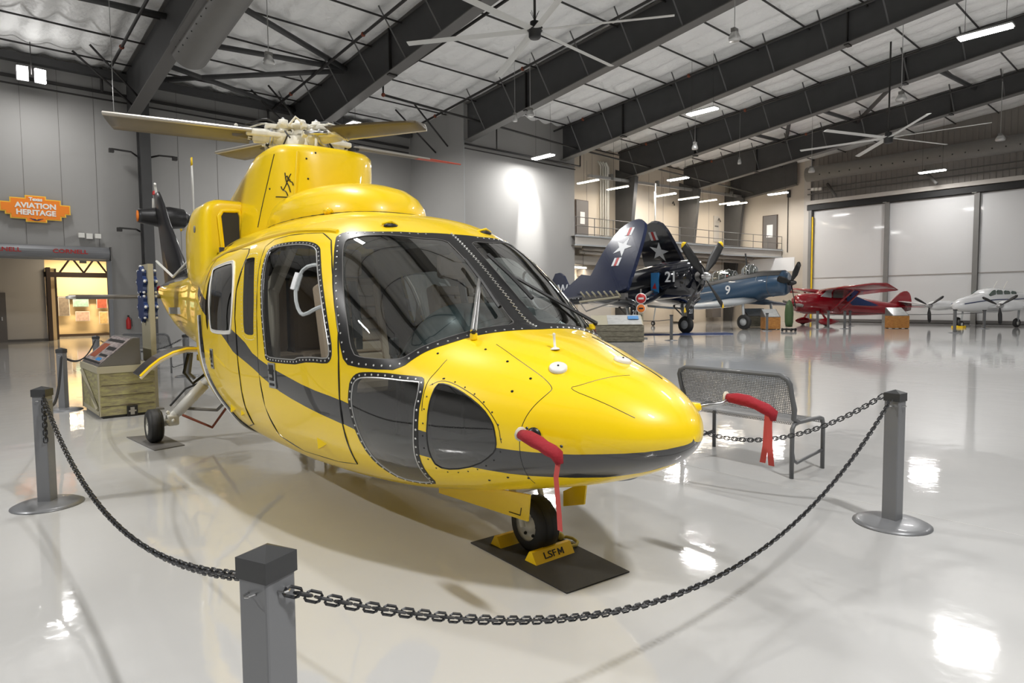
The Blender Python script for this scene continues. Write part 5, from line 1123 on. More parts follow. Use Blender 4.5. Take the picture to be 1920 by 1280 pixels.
# ---- mats and chocks (helicopter axes)
RH3 = Matrix.Rotation(math.radians(86.6), 3, 'Z')
def slab(name, lab, cat_, pts, th, m, curl=0.):
    c = sum((Vector(p) for p in pts), Vector())/4; mb = MB(); n = 10; vs = []; rr = random.Random(5)
    for i in range(n+1):
        for j in range(n+1):
            a, b = i/n, j/n; p = pts[0].lerp(pts[1], a).lerp(pts[3].lerp(pts[2], a), b)-c; e = curl*(max(0, b-.55)**2*max(0, .9-abs(a-.45))) ; vs.append((p.x, p.y, th+e))
    fs = [(i*(n+1)+j, (i+1)*(n+1)+j, (i+1)*(n+1)+j+1, i*(n+1)+j+1) for i in range(n) for j in range(n)]; m2 = len(vs)
    vs += [(v[0], v[1], v[2]-th+.0005) for v in vs]; fs += [tuple(m2+k for k in reversed(f)) for f in fs[:]]
    bd = [i*(n+1) for i in range(n+1)]+[n*(n+1)+j for j in range(1, n+1)]+[i*(n+1)+n for i in range(n-1, -1, -1)]+[j for j in range(n-1, 0, -1)]
    fs += [(bd[k], bd[(k+1) % len(bd)], m2+bd[(k+1) % len(bd)], m2+bd[k]) for k in range(len(bd))]
    mb.add(vs, fs, m); return tag(mb.build(name, None, c), lab, cat_)
slab('rubber_mat', 'dark rubber mat on the floor under the nose wheel', 'mat', [HW(1.53, .23, 0), HW(.64, .25, 0), HW(.61, -.20, 0), HW(1.52, -.28, 0)], .008, 'matrub')
slab('rubber_mat', 'grey rubber mat on the floor under the near main wheel', 'mat', [HW(6.70, 1.40, 0), HW(5.72, 1.28, 0), HW(5.80, .98, 0), HW(6.62, 1.06, 0)], .008, 'slate')
slab('rubber_mat', 'grey rubber mat under the main wheel on the far side', 'mat', [HW(6.6, -1.38, 0), HW(5.8, -1.38, 0), HW(5.8, -1.0, 0), HW(6.6, -1.0, 0)], .008, 'slate')
def chock(x, y0, y1, txt, lab):
    t = thing('wheel_chock', lab, 'wheel chock', HW(x, (y0+y1)/2, .0085), math.radians(86.6), 'nose wheel chocks'); w_ = abs(y1-y0); h = .062; a = .052
    mb = MB(); prof = [(-a, 0), (a, 0), (a*.25, h), (-a*.25, h)]; mb.loft([[Vector((px, yy, pz)) for px, pz in prof] for yy in (-w_/2, w_/2)], 'gyel', False); mb.build('wedge', t)
    if txt:
        # lettering on the face turned towards the nose
        nrm_ = Vector((-h, 0, a*.75)).normalized(); e = Vector((-1, 0, 0)); ux = Vector((0, -1, 0)); uy = nrm_.cross(ux); T = Tm(Vector((-a*.64, 0, h*.5)), ux, uy); T.translation = Vector((-a*.64, 0, h*.48))+nrm_*.001
        mb = MB(); mb.text('LSF', .054, 'black', T @ Matrix.Translation((-.030, 0, 0)), .0015, .0005, sx=1.3); mb.prism([(.032, -.018), (.040, -.018), (.040, .006), (.053, -.012), (.066, .006), (.066, -.018), (.074, -.018), (.074, .020), (.066, .020), (.053, .001), (.040, .020), (.032, .020)], .003, 'black', T); mb.build('lettering', t)
    return t
chock(1.045, .15, -.15, 'LSFM', 'yellow wedge chock lettered LSFM in front of the nose wheel'); chock(1.375, .15, -.13, '', 'plain yellow wedge chock behind the nose wheel')
mb = MB(); o = HW(1.04, -.15, .03); rp = [HW(*p)-o for p in ((1.04, -.145, .035), (1.05, -.22, .02), (1.09, -.27, .015), (1.15, -.29, .015), (1.19, -.27, .02), (1.20, -.23, .02), (1.26, -.20, .02), (1.33, -.15, .02), (1.37, -.13, .03))]
mb.tube(rp, .010, 'rope', 8); mb.ball(HW(1.2, -.23, .028)-o, .024, 'rope', 8); mb.ball(HW(1.22, -.245, .03)-o, .018, 'rope', 8); tag(mb.build('chock_rope', None, o), 'knotted yellow rope tying the two nose wheel chocks together', 'rope')
# ---- wooden interpretive stands
def wood(name, a, b, sc=6.):
    m = bpy.data.materials.new(name); m.use_nodes = True; nt = m.node_tree; p = nt.nodes['Principled BSDF']; p.inputs['Roughness'].default_value = .6
    tc = nt.nodes.new('ShaderNodeTexCoord'); mp = nt.nodes.new('ShaderNodeMapping'); mp.inputs['Scale'].default_value = (1, 1, 4.5); n = nt.nodes.new('ShaderNodeTexNoise'); n.inputs['Scale'].default_value = sc; n.inputs['Detail'].default_value = 8; n.inputs['Roughness'].default_value = .7
    r = nt.nodes.new('ShaderNodeValToRGB'); r.color_ramp.elements[0].position = .35; r.color_ramp.elements[0].color = (*a, 1); r.color_ramp.elements[1].position = .68; r.color_ramp.elements[1].color = (*b, 1)
    nt.links.new(tc.outputs['Object'], mp.inputs[0]); nt.links.new(mp.outputs[0], n.inputs[0]); nt.links.new(n.outputs[0], r.inputs[0]); nt.links.new(r.outputs[0], p.inputs[0]); return m
MT['crate'] = wood('mossy_crate_print', (.20, .17, .12), (.42, .40, .17)); MT['crate2'] = wood('weathered_planks', (.13, .12, .085), (.30, .28, .21)); MT['oxide'] = mat('rust_red_wood', (.25, .06, .025), .6, noise=(5, .3)); MT['ocrate'] = wood('orange_crate', (.28, .10, .02), (.50, .24, .05))
MT['panelprint'] = wood('print_panel', (.12, .10, .11), (.42, .36, .33), 9.)
t = thing('exhibit_stand', 'mossy wooden crate stand with a sloped reading panel beside the left posts', 'exhibit stand', (1.90, 10.55, 0))
mb = MB(); mb.box((0, 0, .02), (.60, 1.24, .04), 'dark'); mb.box((0, 0, .32), (.66, 1.28, .57), 'crate'); mb.build('crate_body', t)
for z in (.16, .30, .44): mb = MB(); mb.box((0, -.643, z), (.62, .003, .006), 'brown'); mb.build('plank_gap', t)
mb = MB(); mb.box((0, 0, .65), (.70, 1.32, .09), 'khaki'); mb.build('top_rim', t)
mb = MB()
for yy in (-.64, .62): mb.box((-.335, yy, .32), (.012, .06, .57), 'khaki')
mb.box((-.335, 0, .07), (.012, 1.28, .06), 'khaki'); mb.tube([(-.34, -.55, .12), (-.34, .55, .58)], .03, 'khaki', 4); mb.build('side_battens', t)
mb = MB(); T = Matrix(((1, 0, 0, 0), (0, 0, 1, 0), (0, 1, 0, 0), (0, 0, 0, 1))); mb.prism([(-.33, .70), (.17, .70), (.17, 1.06), (.09, 1.06)], 1.24, 'slate', T); mb.build('panel_wedge', t)
d = Vector((.42, 0, .36)).normalized(); T = Tm((-.125, 0, .888), (0, -1, 0), d)
mb = MB(); mb.add([T @ Vector((x, y, z)) for z in (-.006, .002) for x, y in ((-.60, -.255), (.60, -.255), (.60, .255), (-.60, .255))], [(0, 1, 2, 3), (7, 6, 5, 4), (0, 4, 5, 1), (1, 5, 6, 2), (2, 6, 7, 3), (3, 7, 4, 0)], 'panelprint')
for (a, b, c_, e_, m) in ((-.58, -.25, .58, -.215, 'black'), (-.5, -.16, -.1, .1, 'inred'), (.0, .0, .5, .06, 'dark'), (.0, -.12, .5, -.08, 'dark'), (-.5, .15, .5, .2, 'dark'), (.1, -.2, .4, -.15, 'skyblue')):
    if m == 'inred': m = 'oxide'
    mb.add([T @ Vector((x, y, z)) for z in (.002, .005) for x, y in ((a, b), (c_, b), (c_, e_), (a, e_))], [(4, 5, 6, 7), (0, 4, 5, 1), (1, 5, 6, 2), (2, 6, 7, 3), (3, 7, 4, 0)], m)
mb.build('reading_panel', t)
mb = MB(); mb.box((.04, -.652, .075), (.13, .02, .15), 'dark', bev=.01); mb.box((.04, -.664, .075), (.05, .006, .10), 'steel'); mb.box((.04, -.667, .075), (.09, .004, .02), 'steel'); mb.build('latch_plate', t)
t = thing('display_board', 'tall thin khaki board seen edge-on with blue lobed emblems on both faces', 'display board', (2.335, 10.6, 0)); mb = MB(); mb.box((0, 0, 1.05), (.07, .5, 2.10), 'khaki'); mb.build('board', t)
mb = MB(); mb.box((0, 0, .012), (.14, .8, .024), 'duct'); mb.build('foot', t)
for s in (-1, 1):
    for z, lab in ((1.85, 0), (1.48, 1)):
        mb = MB(); T = Tm((s*.065, 0, z), (0, 1, 0), (0, 0, 1)); mb.prism([((.20+.03*math.cos(8*a))*math.cos(a), (.20+.03*math.cos(8*a))*math.sin(a)) for a in [k*2*PI/40 for k in range(40)]], .05, 'bluedk', T)
        for k in range(8): a = k*PI/4; mb.ball((s*.075, .22*math.cos(a), z+.22*math.sin(a)), .022, 'paper', 6)
        mb.build('blue_emblem', t)
# crate stand beside the navy aircraft
t = thing('exhibit_stand', 'weathered wooden crate stand with a glossy sloped panel, by the navy aircraft', 'exhibit stand', (19.1, 15.3, 0), math.radians(-47)); mb = MB(); mb.box((0, 0, .32), (1.95, .8, .6), 'crate2'); mb.box((-.9, -.405, .32), (.2, .02, .6), 'oxide'); mb.box((0, 0, .02), (1.8, .7, .04), 'dark'); mb.build('crate_body', t)
for z in (.2, .4): mb = MB(); mb.box((0, -.403, z), (1.9, .006, .012), 'brown'); mb.build('plank_gap', t)
mb = MB(); vs = [(x, y, z) for x in (-.95, .95) for y, z in ((-.42, .64), (.42, .64), (.42, .98))]; mb.add(vs, [(0, 1, 2), (5, 4, 3), (0, 3, 4, 1), (1, 4, 5, 2), (2, 5, 3, 0)], 'khaki'); mb.build('panel_wedge', t)
MT['gloss'] = mat('gloss_print', (.55, .56, .55), .15, coat=1, noise=(6, .3)); mb = MB(); mb.add([(x, y, z) for x in (-.35, .9) for y, z in ((-.40, .652), (.40, .976), (.40, .985), (-.40, .662))], [(0, 1, 2, 3), (7, 6, 5, 4), (0, 4, 5, 1), (1, 5, 6, 2), (2, 6, 7, 3), (3, 7, 4, 0)], 'gloss'); mb.build('reading_panel', t)
mb = MB(); mb.box((.62, .1, .90), (.4, .3, .01), 'skyblue', Matrix.Rotation(.39, 4, 'X')); mb.build('blue_print', t)
# round sign on a small post by the navy aircraft
t = thing('traffic_sign', 'small post with a red disc sign over an orange disc sign by the navy aircraft', 'sign', (21.2, 15.75, 0), math.radians(-47)); mb = MB(); mb.box((0, 0, 1.0), (.06, .05, 2.0), 'duct'); mb.box((0, 0, .02), (.5, .4, .04), 'duct'); mb.build('post', t)
for z, m, r_ in ((1.62, 'redbox', .19), (1.22, 'orange', .16)):
    mb = MB(); mb.lathe([(0, -.02), (r_+.03, -.02), (r_+.03, .0), (0, .0)], 'paper', (0, -.05, z), (0, -1, 0), 20); mb.lathe([(0, 0), (r_, 0), (r_, .012), (0, .012)], m, (0, -.05, z), (0, -1, 0), 20); mb.box((0, -.066, z), (r_*1.1, .008, r_*.4), 'paper' if m == 'redbox' else 'dark'); mb.build('disc', t)
mb = MB(); mb.box((0, -.04, .86), (.20, .03, .34), 'khaki'); mb.ball((0, -.06, .93), .05, 'dark', 8); mb.ball((0, -.06, .80), .05, 'dark', 8); mb.build('signal_box', t)
# ---- benches
MT['mesh'] = None
def perf():
    m = bpy.data.materials.new('perforated_sheet'); m.use_nodes = True; nt = m.node_tree; p = nt.nodes['Principled BSDF']; p.inputs['Base Color'].default_value = (.17, .175, .18, 1); p.inputs['Roughness'].default_value = .45
    tc = nt.nodes.new('ShaderNodeTexCoord'); mp = nt.nodes.new('ShaderNodeVectorMath'); mp.operation = 'SCALE'; mp.inputs['Scale'].default_value = 62.
    fr = nt.nodes.new('ShaderNodeVectorMath'); fr.operation = 'FRACTION'; sb = nt.nodes.new('ShaderNodeVectorMath'); sb.operation = 'SUBTRACT'; sb.inputs[1].default_value = (.5, .5, 0)
    sx = nt.nodes.new('ShaderNodeSeparateXYZ'); cx = nt.nodes.new('ShaderNodeCombineXYZ'); ln = nt.nodes.new('ShaderNodeVectorMath'); ln.operation = 'LENGTH'; lt = nt.nodes.new('ShaderNodeMath'); lt.operation = 'GREATER_THAN'; lt.inputs[1].default_value = .37
    nt.links.new(tc.outputs['UV'], mp.inputs[0]); nt.links.new(mp.outputs[0], fr.inputs[0]); nt.links.new(fr.outputs[0], sb.inputs[0]); nt.links.new(sb.outputs[0], sx.inputs[0]); nt.links.new(sx.outputs[0], cx.inputs[0]); nt.links.new(sx.outputs[1], cx.inputs[1]); nt.links.new(cx.outputs[0], ln.inputs[0]); nt.links.new(ln.outputs['Value'], lt.inputs[0]); nt.links.new(lt.outputs[0], p.inputs['Alpha']); return m
MT['mesh'] = perf()
def sheet(rows, name, par):
    """rows: list of rows of points; UV in metres"""
    m, n = len(rows), len(rows[0]); me = bpy.data.meshes.new(name); me.from_pydata([tuple(p) for r in rows for p in r], [], [(i*n+j, i*n+j+1, (i+1)*n+j+1, (i+1)*n+j) for i in range(m-1) for j in range(n-1)])
    uv = me.uv_layers.new(); su = [0]; 
    for i in range(1, m): su.append(su[-1]+(Vector(rows[i][0])-Vector(rows[i-1][0])).length)
    sv = [0]
    for j in range(1, n): sv.append(sv[-1]+(Vector(rows[0][j])-Vector(rows[0][j-1])).length)
    for l in me.loops: i, j = divmod(l.vertex_index, n); uv.data[l.index].uv = (su[i], sv[j])
    me.materials.append(MT['mesh']); o = bpy.data.objects.new(name, me); COL.objects.link(o); o.parent = par
    for p in me.polygons: p.use_smooth = True
    so = o.modifiers.new('thickness', 'SOLIDIFY'); so.thickness = .002
    return o
def bench(loc, rz, L_, lab):
    """x: seat front (+), y: along; back legs at x=0"""
    t = thing('bench', lab, 'bench', loc, rz, 'grey perforated steel benches'); r = .019
    for y in (0, L_):
        mb = MB(); mb.tube([(0, y, 0), (0, y, .42), (.03, y, .455), (.09, y, .465), (.46, y, .465), (.51, y, .45), (.53, y, .40), (.53, y, 0)], r, 'bench', 8); mb.tube([(.53, y, .17), (.08, y, .12), (.03, y, .15), (.01, y, .22)], .014, 'bench', 8); mb.build('end_frame', t)
    mb = MB(); up_ = [(.09, .47), (.02, .50), (.03, .58), (-.02, .70), (-.05, .80)]
    pts = [(x, 0, z) for x, z in up_]+[(-.06, .02, .84), (-.06, .08, .87), (-.06, L_-.08, .87), (-.06, L_-.02, .84)]+[(x, L_, z) for x, z in reversed(up_)]
    mb.tube(pts, .022, 'bench', 10); mb.build('back_frame', t)
    rows = [[(x, y, z) for x, z in ((.02, .54), (.0, .63), (-.035, .74), (-.058, .85))] for y in [L_*k/12 for k in range(13)]]
    sheet(rows, 'backrest', t); rows = [[(x, y, z) for x, z in ((.05, .445), (.07, .465), (.25, .455), (.44, .465), (.50, .455), (.515, .41))] for y in [L_*k/12 for k in range(13)]]; sheet(rows, 'seat', t)
bench((5.30, 2.38, 0), math.radians(-4), 1.12, 'grey perforated steel bench on the floor behind the helicopter nose')
bench((3.85, 15.6, 0), math.radians(42), 1.12, 'grey perforated steel bench seen behind the left wooden stand')
# ================================================================ PARKED AIRCRAFT
CF = Vector((.743, -.669, 0)); DF = Vector((.669, .743, 0))
def gnd(lat, dep): return CF*lat+DF*dep
def aroot(name, lab, cat_, lat, dep, tail):
    """local x: towards the tail, y: starboard; tail = (lateral, depth) direction"""
    d = CF*tail[0]+DF*tail[1]; return thing(name, lab, cat_, gnd(lat, dep), math.atan2(d.y, d.x))
def ell(x, y, z, ry, rz, n=24, e=2.0, y2=None):
    return [Vector((x, y+ry*_pw(math.cos(2*PI*k/n), 2/e), z+rz*_pw(math.sin(2*PI*k/n), 2/e))) for k in range(n)]
def wing(mb, secs, m, n=8, drop=0.):
    """secs: (leading x, trailing x, y, z, thickness)"""
    pr = [(0, 0), (.05, .6), (.25, 1), (.55, .75), (1, .04), (1, -.04), (.55, -.4), (.25, -.6), (.05, -.45)]
    mb.loft([[Vector((a+(b-a)*p, y, z+q*th/2-p*drop)) for p, q in pr] for a, b, y, z, th in secs], m)
def star(mb, T, r, m='star'):
    p = [((r if k % 2 == 0 else r*.382)*math.sin(k*PI/5), (r if k % 2 == 0 else r*.382)*math.cos(k*PI/5)) for k in range(10)]; mb.prism(p, .012, m, T)
def tyre(par, c, r, w_, nm='wheel', ax=(0, 1, 0), rim='lgrey'):
    h = w_/2; t = MB(); t.lathe([(r*.5, -h), (r*.85, -h), (r, -h*.4), (r, h*.4), (r*.85, h), (r*.5, h)], 'rubber', c, ax, 24); o = t.build(nm, par)
    t = MB(); t.lathe([(0, -h*.9), (r*.2, -h*.9), (r*.3, -h*.5), (r*.52, -h*.9), (r*.52, h*.9), (r*.3, h*.5), (r*.2, h*.9), (0, h*.9)], rim, c, ax, 16); t.build('wheel_rim', o); return o
def prop(par, c, r, nb, a0, m='black', tip='gyel', hubr=.14, hubm='dark', cw=.16, tilt=.0):
    t = MB(); t.lathe([(0, -.30*hubr/.14), (hubr*.5, -.26*hubr/.14), (hubr*.9, -.12), (hubr, .0), (hubr, .12), (0, .12)], hubm, c, (1, 0, 0), 18); o = t.build('propeller_hub', par)
    for k in range(nb):
        a = a0+2*PI*k/nb; d = Vector((0, math.sin(a), math.cos(a))); s_ = Vector((0, math.cos(a), -math.sin(a))); x = Vector((1, 0, 0)); C_ = Vector(c); rg = []
        for q, ww, pt in ((.08, .35, .9), (.2, .5, .8), (.45, 1, .55), (.75, 1, .35), (.93, .9, .28), (1., .35, .25)):
            ch = (s_*math.cos(pt)+x*math.sin(pt))*cw*ww; nn = d.cross(ch).normalized()*.022*(1.1-q*.6); rg.append([C_+d*r*q+ch*u+nn*v for u, v in ((-1, 0), (-.4, 1), (.5, .8), (1, 0), (.5, -.8), (-.4, -1))])
        t = MB(); t.loft(rg[:5], m); b = t.build('propeller_blade', o); t = MB()
        if tip: t.loft([[p_ for p_ in rg[4]], [p_ for p_ in rg[5]]], tip); t.build('blade_tip', b)
        else: t.loft(rg[4:], m); t.build('blade_tip', b)
    return o
# ---- navy fighter with folded wings
A = aroot('fighter_plane', 'navy blue radial-engined fighter with both wings folded upright and a number 21', 'airplane', 8.0, 26.6, (-.62, .78))
t = MB(); z0 = 2.45; secs = []
for x, z, ry, rz in ((.35, 2.52, .58, .58), (.42, 2.50, .70, .72), (.8, 2.46, .76, .78), (1.6, 2.42, .77, .80), (2.1, 2.38, .72, .80), (3.2, 2.28, .64, .76), (4.6, 2.14, .57, .72), (6.0, 1.98, .46, .56), (7.4, 1.78, .33, .42), (8.6, 1.62, .20, .28), (9.4, 1.52, .07, .14)): secs.append(ell(x, 0, z, ry, rz, 28))
t.loft(secs, 'navydk'); FB = t.build('fuselage', A)
t = MB(); t.lathe([(.58, 0), (.52, .06), (.50, .3), (0, .32)], 'black', (.34, 0, 2.52), (1, 0, 0), 28); t.lathe([(0, -.12), (.16, -.1), (.24, .0), (.26, .2)], 'slate', (.40, 0, 2.52), (1, 0, 0), 18)
for k in range(9): a = k*2*PI/9; t.tube([(.5, .2*math.cos(a), 2.52+.2*math.sin(a)), (.5, .48*math.cos(a), 2.52+.48*math.sin(a))], .07, 'slate', 6)
t.build('radial_engine', A)
prop(A, (.05, 0, 2.52), 1.95, 4, PI/4+.06, cw=.19)
t = MB(); t.lathe([(0, -.25), (.12, -.22), (.17, -.08), (.17, .1)], 'steel', (-.05, 0, 2.52), (1, 0, 0), 16); t.build('spinner_dome', A)
t = MB(); T = Matrix(((0, 0, 1, 0), (0, 0, 0, 0), (0, 0, 0, 0), (0, 0, 0, 1)))
t.text('21', .62, 'star', Tm((1.12, .785, 2.50), (-1, 0, 0), (0, 0, 1)), .01, .008); t.build('number', FB)
t = MB(); t.box((1.98, .745, 2.25), (.42, .03, .95), 'skyblue', Matrix.Rotation(-.0, 4, 'X')); t.prism([(-.12, -.1), (.1, -.12), (.02, .14)], .02, 'inred', Tm((1.98, .77, 2.15), (-1, 0, 0), (0, 0, 1))); t.build('squadron_emblem', FB)
t = MB(); wing(t, [(8.2, 9.5, 0, 1.6, .14), (8.5, 9.6, .0, 2.3, .12), (8.9, 9.55, 0, 2.85, .08), (9.1, 9.4, 0, 3.0, .04)][:2], 'navy'); 
t = MB(); t.prism([(7.7, 1.6), (8.1, 2.3), (8.45, 2.85), (8.75, 3.02), (9.1, 2.98), (9.35, 2.6), (9.5, 1.9), (9.4, 1.45)], .12, 'navy', Matrix(((1, 0, 0, 0), (0, 0, 1, 0), (0, 1, 0, 0), (0, 0, 0, 1)))); fn = t.build('tail_fin', A)
t = MB(); t.text('RW', .72, 'star', Tm((8.72, .07, 2.12), (-1, 0, 0), (0, 0, 1)), .01, .01); t.build('code_letters', fn)
t = MB(); t.text('NAVY', .42, 'star', Tm((7.5, .34, 1.78), (-1, 0, 0), (0, 0, 1)), .01, .008); t.build('code_letters', FB)
for s in (1, -1):
    t = MB(); wing(t, [(8.3, 9.4, s*.1, 1.75, .10), (8.6, 9.35, s*2.2, 1.75, .06)], 'navy'); t.build('tailplane', A)
    t = MB(); wing(t, [(1.6, 4.8, s*.3, 1.95, .60), (1.7, 4.7, s*1.1, 1.58, .52), (1.8, 4.6, s*1.9, 1.34, .46), (1.95, 4.5, s*2.55, 1.60, .40)], 'navydk'); cw_ = t.build('inner_wing', A)
    t = MB(); t.box((2.1, s*1.1, 1.72), (.16, 1.0, .22), 'slate', Matrix.Rotation(-s*.38, 4, 'X')); t.build('oil_cooler', cw_)
    t = MB(); t.tube([(2.6, s*1.9, 1.5), (2.35, s*1.88, .42)], .07, 'lgrey', 10); t.tube([(3.2, s*1.9, 1.4), (2.45, s*1.88, .8)], .03, 'slate', 6); t.build('gear_leg', A)
    tyre(A, (2.3, s*1.88, .41), .40, .24, 'main_wheel')
    t = MB(); t.box((2.1, s*1.95, .98), (.04, .46, .7), 'navydk', Rz(0)); gd = t.build('gear_door', A); t = MB(); t.text('21', .30, 'star', Tm((2.075, s*1.95, 1.02), (0, 1, 0) if False else (0, -1, 0), (0, 0, 1)), .006, .004); t.build('number', gd)
    # folded outer panel, standing up from the fold
    P0 = Vector((3.3, s*2.55, 1.75)); upv = Vector((-.12, -s*.62, 1)).normalized(); ax_ = Vector((1, 0, .0)); T = Tm(P0, ax_, upv)
    out = [(-1.25, 0), (1.55, 0), (1.72, .35), (1.22, .85), (1.16, 1.9), (.92, 3.0), (.55, 3.62), (.05, 3.92), (-.35, 3.95), (-.75, 3.7), (-.98, 2.6), (-1.15, 1.2)]
    if s > 0: t = MB(); t.prism([(1.2, 0), (2.5, -.15), (2.75, .1), (1.9, 1.15), (1.3, 1.05)], .12, 'navy', T); t.build('wing_flap', A)
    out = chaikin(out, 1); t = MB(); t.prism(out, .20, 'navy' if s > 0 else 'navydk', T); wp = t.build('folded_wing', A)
    zz = .107 if s > 0 else -.107
    for face in (.107, -.107):
        t = MB(); T2 = T @ Matrix.Translation((-.02, 2.45, face)); star(t, T2 @ Matrix.Rotation(PI/2, 4, 'Z'), .52)
        for off in (.62, -.98):
            for k, m in enumerate(('star', 'inred', 'star')): t.prism([(-.20+.14*k-.0, off), (-.08+.14*k, off), (-.08+.14*k, off+.42), (-.20+.14*k, off+.42)], .012, m, T2)
        t.build('star_insignia', wp)
    t = MB(); t.box((3.3, s*2.5, 1.72), (2.5, .20, .26), 'slate')
    for k in range(7): t.tube([(2.2+.35*k, s*2.45, 1.55), (2.4+.35*k, s*2.75, 1.95)], .04, 'khaki', 5)
    t.tube([(2.4, s*2.6, 1.55), (3.6, s*3.3, 1.1), (4.6, s*2.7, 1.5)], .035, 'duct', 6); t.tube([(2.3, s*2.6, 1.7), (4.4, s*2.9, 1.5)], .05, 'khaki', 6); t.build('wing_fold_joint', A)
t = MB(); t.tube([(8.4, 0, 1.45), (8.5, 0, .3)], .05, 'lgrey', 8); t.build('tail_gear_leg', A); tyre(A, (8.5, 0, .17), .16, .1, 'tail_wheel')
t = MB(); t.loft([ell(3.9+.35*k, 0, 2.85-.06*k, .34*q, .36*q, 16) for k, q in ((0, .4), (1, .95), (2, 1), (3, .8), (4, .3))], 'glass'); t.build('canopy', A)
mb = MB(); mb.box((0, 0, .02), (4.6, 1.2, .04), 'bluedk'); tag(mb.build('floor_tray', None, gnd(7.6, 29.2)+Vector((0, 0, 0)), ), 'low dark blue drip tray on the floor under the navy fighter', 'tray')
COL.objects[-1].rotation_euler = (0, 0, math.radians(-45))
# ---- blue-grey dive bomber
A = aroot('dive_bomber', 'blue-grey and pale-bellied propeller aircraft with a number 9, behind the navy fighter', 'airplane', 14.15, 32.4, (-.62, .78))
def lohi(z): return 'blue'
t = MB(); secs = [ell(x, 0, z, ry, rz, 24) for x, z, ry, rz in ((.25, 2.38, .55, .55), (.4, 2.38, .64, .64), (1.3, 2.35, .68, .68), (1.6, 2.28, .70, .75), (3.5, 2.0, .66, .86), (5.5, 1.72, .54, .72), (7.5, 1.45, .32, .42), (9.2, 1.3, .08, .16))]; t.loft(secs, 'blue'); FB = t.build('fuselage', A)
t = MB(); t.tube(ell(1.62, 0, 2.33, .67, .69, 24), .02, 'lgrey', 5, True); t.tube(ell(1.0, 0, 2.36, .67, .67, 24), .012, 'slate', 5, True); t.build('cowl_ring', FB)
t = MB(); t.loft([[Vector((x, (ry+.015)*math.cos(a), z+(rz+.015)*math.sin(a))) for a in [PI*.2+PI*.6*k/12 for k in range(13)]] for x, z, ry, rz in ((.4, 2.38, .64, .64), (1.3, 2.35, .68, .68), (1.6, 2.28, .70, .75), (3.5, 2.0, .66, .86), (5.5, 1.72, .54, .72))], 'black', True, False, False); t.build('anti_glare_panel', FB)
prop(A, (.05, 0, 2.38), 1.35, 3, PI/6-1.2, tip=None, cw=.16)
t = MB(); t.text('9', .66, 'star', Tm((3.2, .70, 2.05), (-1, 0, 0), (0, 0, 1)), .01, .01); t.build('number', FB)
for x0, x1, zz in ((3.2, 4.8, 2.82), (2.0, 2.7, 3.0)):
    t = MB(); t.loft([ell(x0+(x1-x0)*k/4, 0, zz-.1*k/4*(x0 > 2.5), .34*q, .42*q, 16) for k, q in ((0, .7), (1, 1), (2, 1), (3, .95), (4, .6))], 'glass'); c_ = t.build('canopy', A)
    t = MB(); [t.tube(ell(x0+(x1-x0)*k/4, 0, zz-.1*k/4*(x0 > 2.5), .345*q, .425*q, 16), .018, 'lgrey', 4, True) for k, q in ((0, .7), (1, 1), (2, 1), (3, .95), (4, .6))]; t.build('canopy_frame', c_)
for s in (1, -1):
    t = MB(); wing(t, [(1.7, 4.3, s*.3, 1.50, .40), (1.8, 4.2, s*1.6, 1.36, .38), (2.4, 4.0, s*4.6, 1.22, .22), (2.9, 3.8, s*6.0, 1.25, .08)], 'lgrey' if s > 0 else 'blue'); t.build('wing', A)
    t = MB(); t.tube([(1.9, s*1.36, 1.4), (1.8, s*1.36, .42)], .07, 'lgrey', 8); t.build('gear_leg', A); tyre(A, (1.8, s*1.36, .40), .39, .22, 'main_wheel', rim='lgrey')
    t = MB(); wing(t, [(8.0, 9.2, s*.1, 1.6, .1), (8.3, 9.1, s*2.0, 1.6, .06)], 'blue'); t.build('tailplane', A)
t = MB(); t.prism([(7.8, 1.5), (8.5, 2.6), (9.1, 2.9), (9.5, 2.2), (9.4, 1.3)], .1, 'blue', Matrix(((1, 0, 0, 0), (0, 0, 1, 0), (0, 1, 0, 0), (0, 0, 0, 1)))); t.build('tail_fin', A)
t = MB(); t.tube([(2.4, .1, 2.9), (2.55, .1, 4.0)], .04, 'dark', 6); t.build('mast', A)
tyre(A, (8.8, 0, .15), .15, .1, 'tail_wheel'); t = MB(); t.tube([(8.8, 0, .15), (8.6, 0, 1.3)], .04, 'lgrey', 6); t.build('tail_gear_leg', A)
# ---- red high-wing aircraft
A = aroot('high_wing_plane', 'glossy red high-wing cabin aircraft with spatted wheels and a dark blue side flash', 'airplane', 16.6, 37.6, (.995, .10))
t = MB(); t.loft([ell(x, 0, z, ry, rz, 24, e) for x, z, ry, rz, e in ((0, 1.30, .42, .42, 2), (.15, 1.30, .52, .53, 2), (.6, 1.30, .58, .60, 2), (1.2, 1.28, .60, .62, 2.2), (2.0, 1.25, .58, .62, 2.4), (3.2, 1.15, .52, .60, 2.6), (4.4, 1.05, .42, .50, 2.4), (5.6, .98, .28, .38, 2.2), (6.8, .95, .12, .24, 2), (7.3, .98, .05, .15, 2))], 'rplane'); FB = t.build('fuselage', A)
t = MB(); t.loft([ell(x, 0, z, ry, rz, 20, 2.5) for x, z, ry, rz in ((1.25, 1.75, .30, .10), (1.6, 1.80, .50, .30), (2.4, 1.82, .52, .32), (3.2, 1.65, .46, .28), (4.2, 1.40, .30, .15))], 'rplane'); t.build('cabin_roof', A)
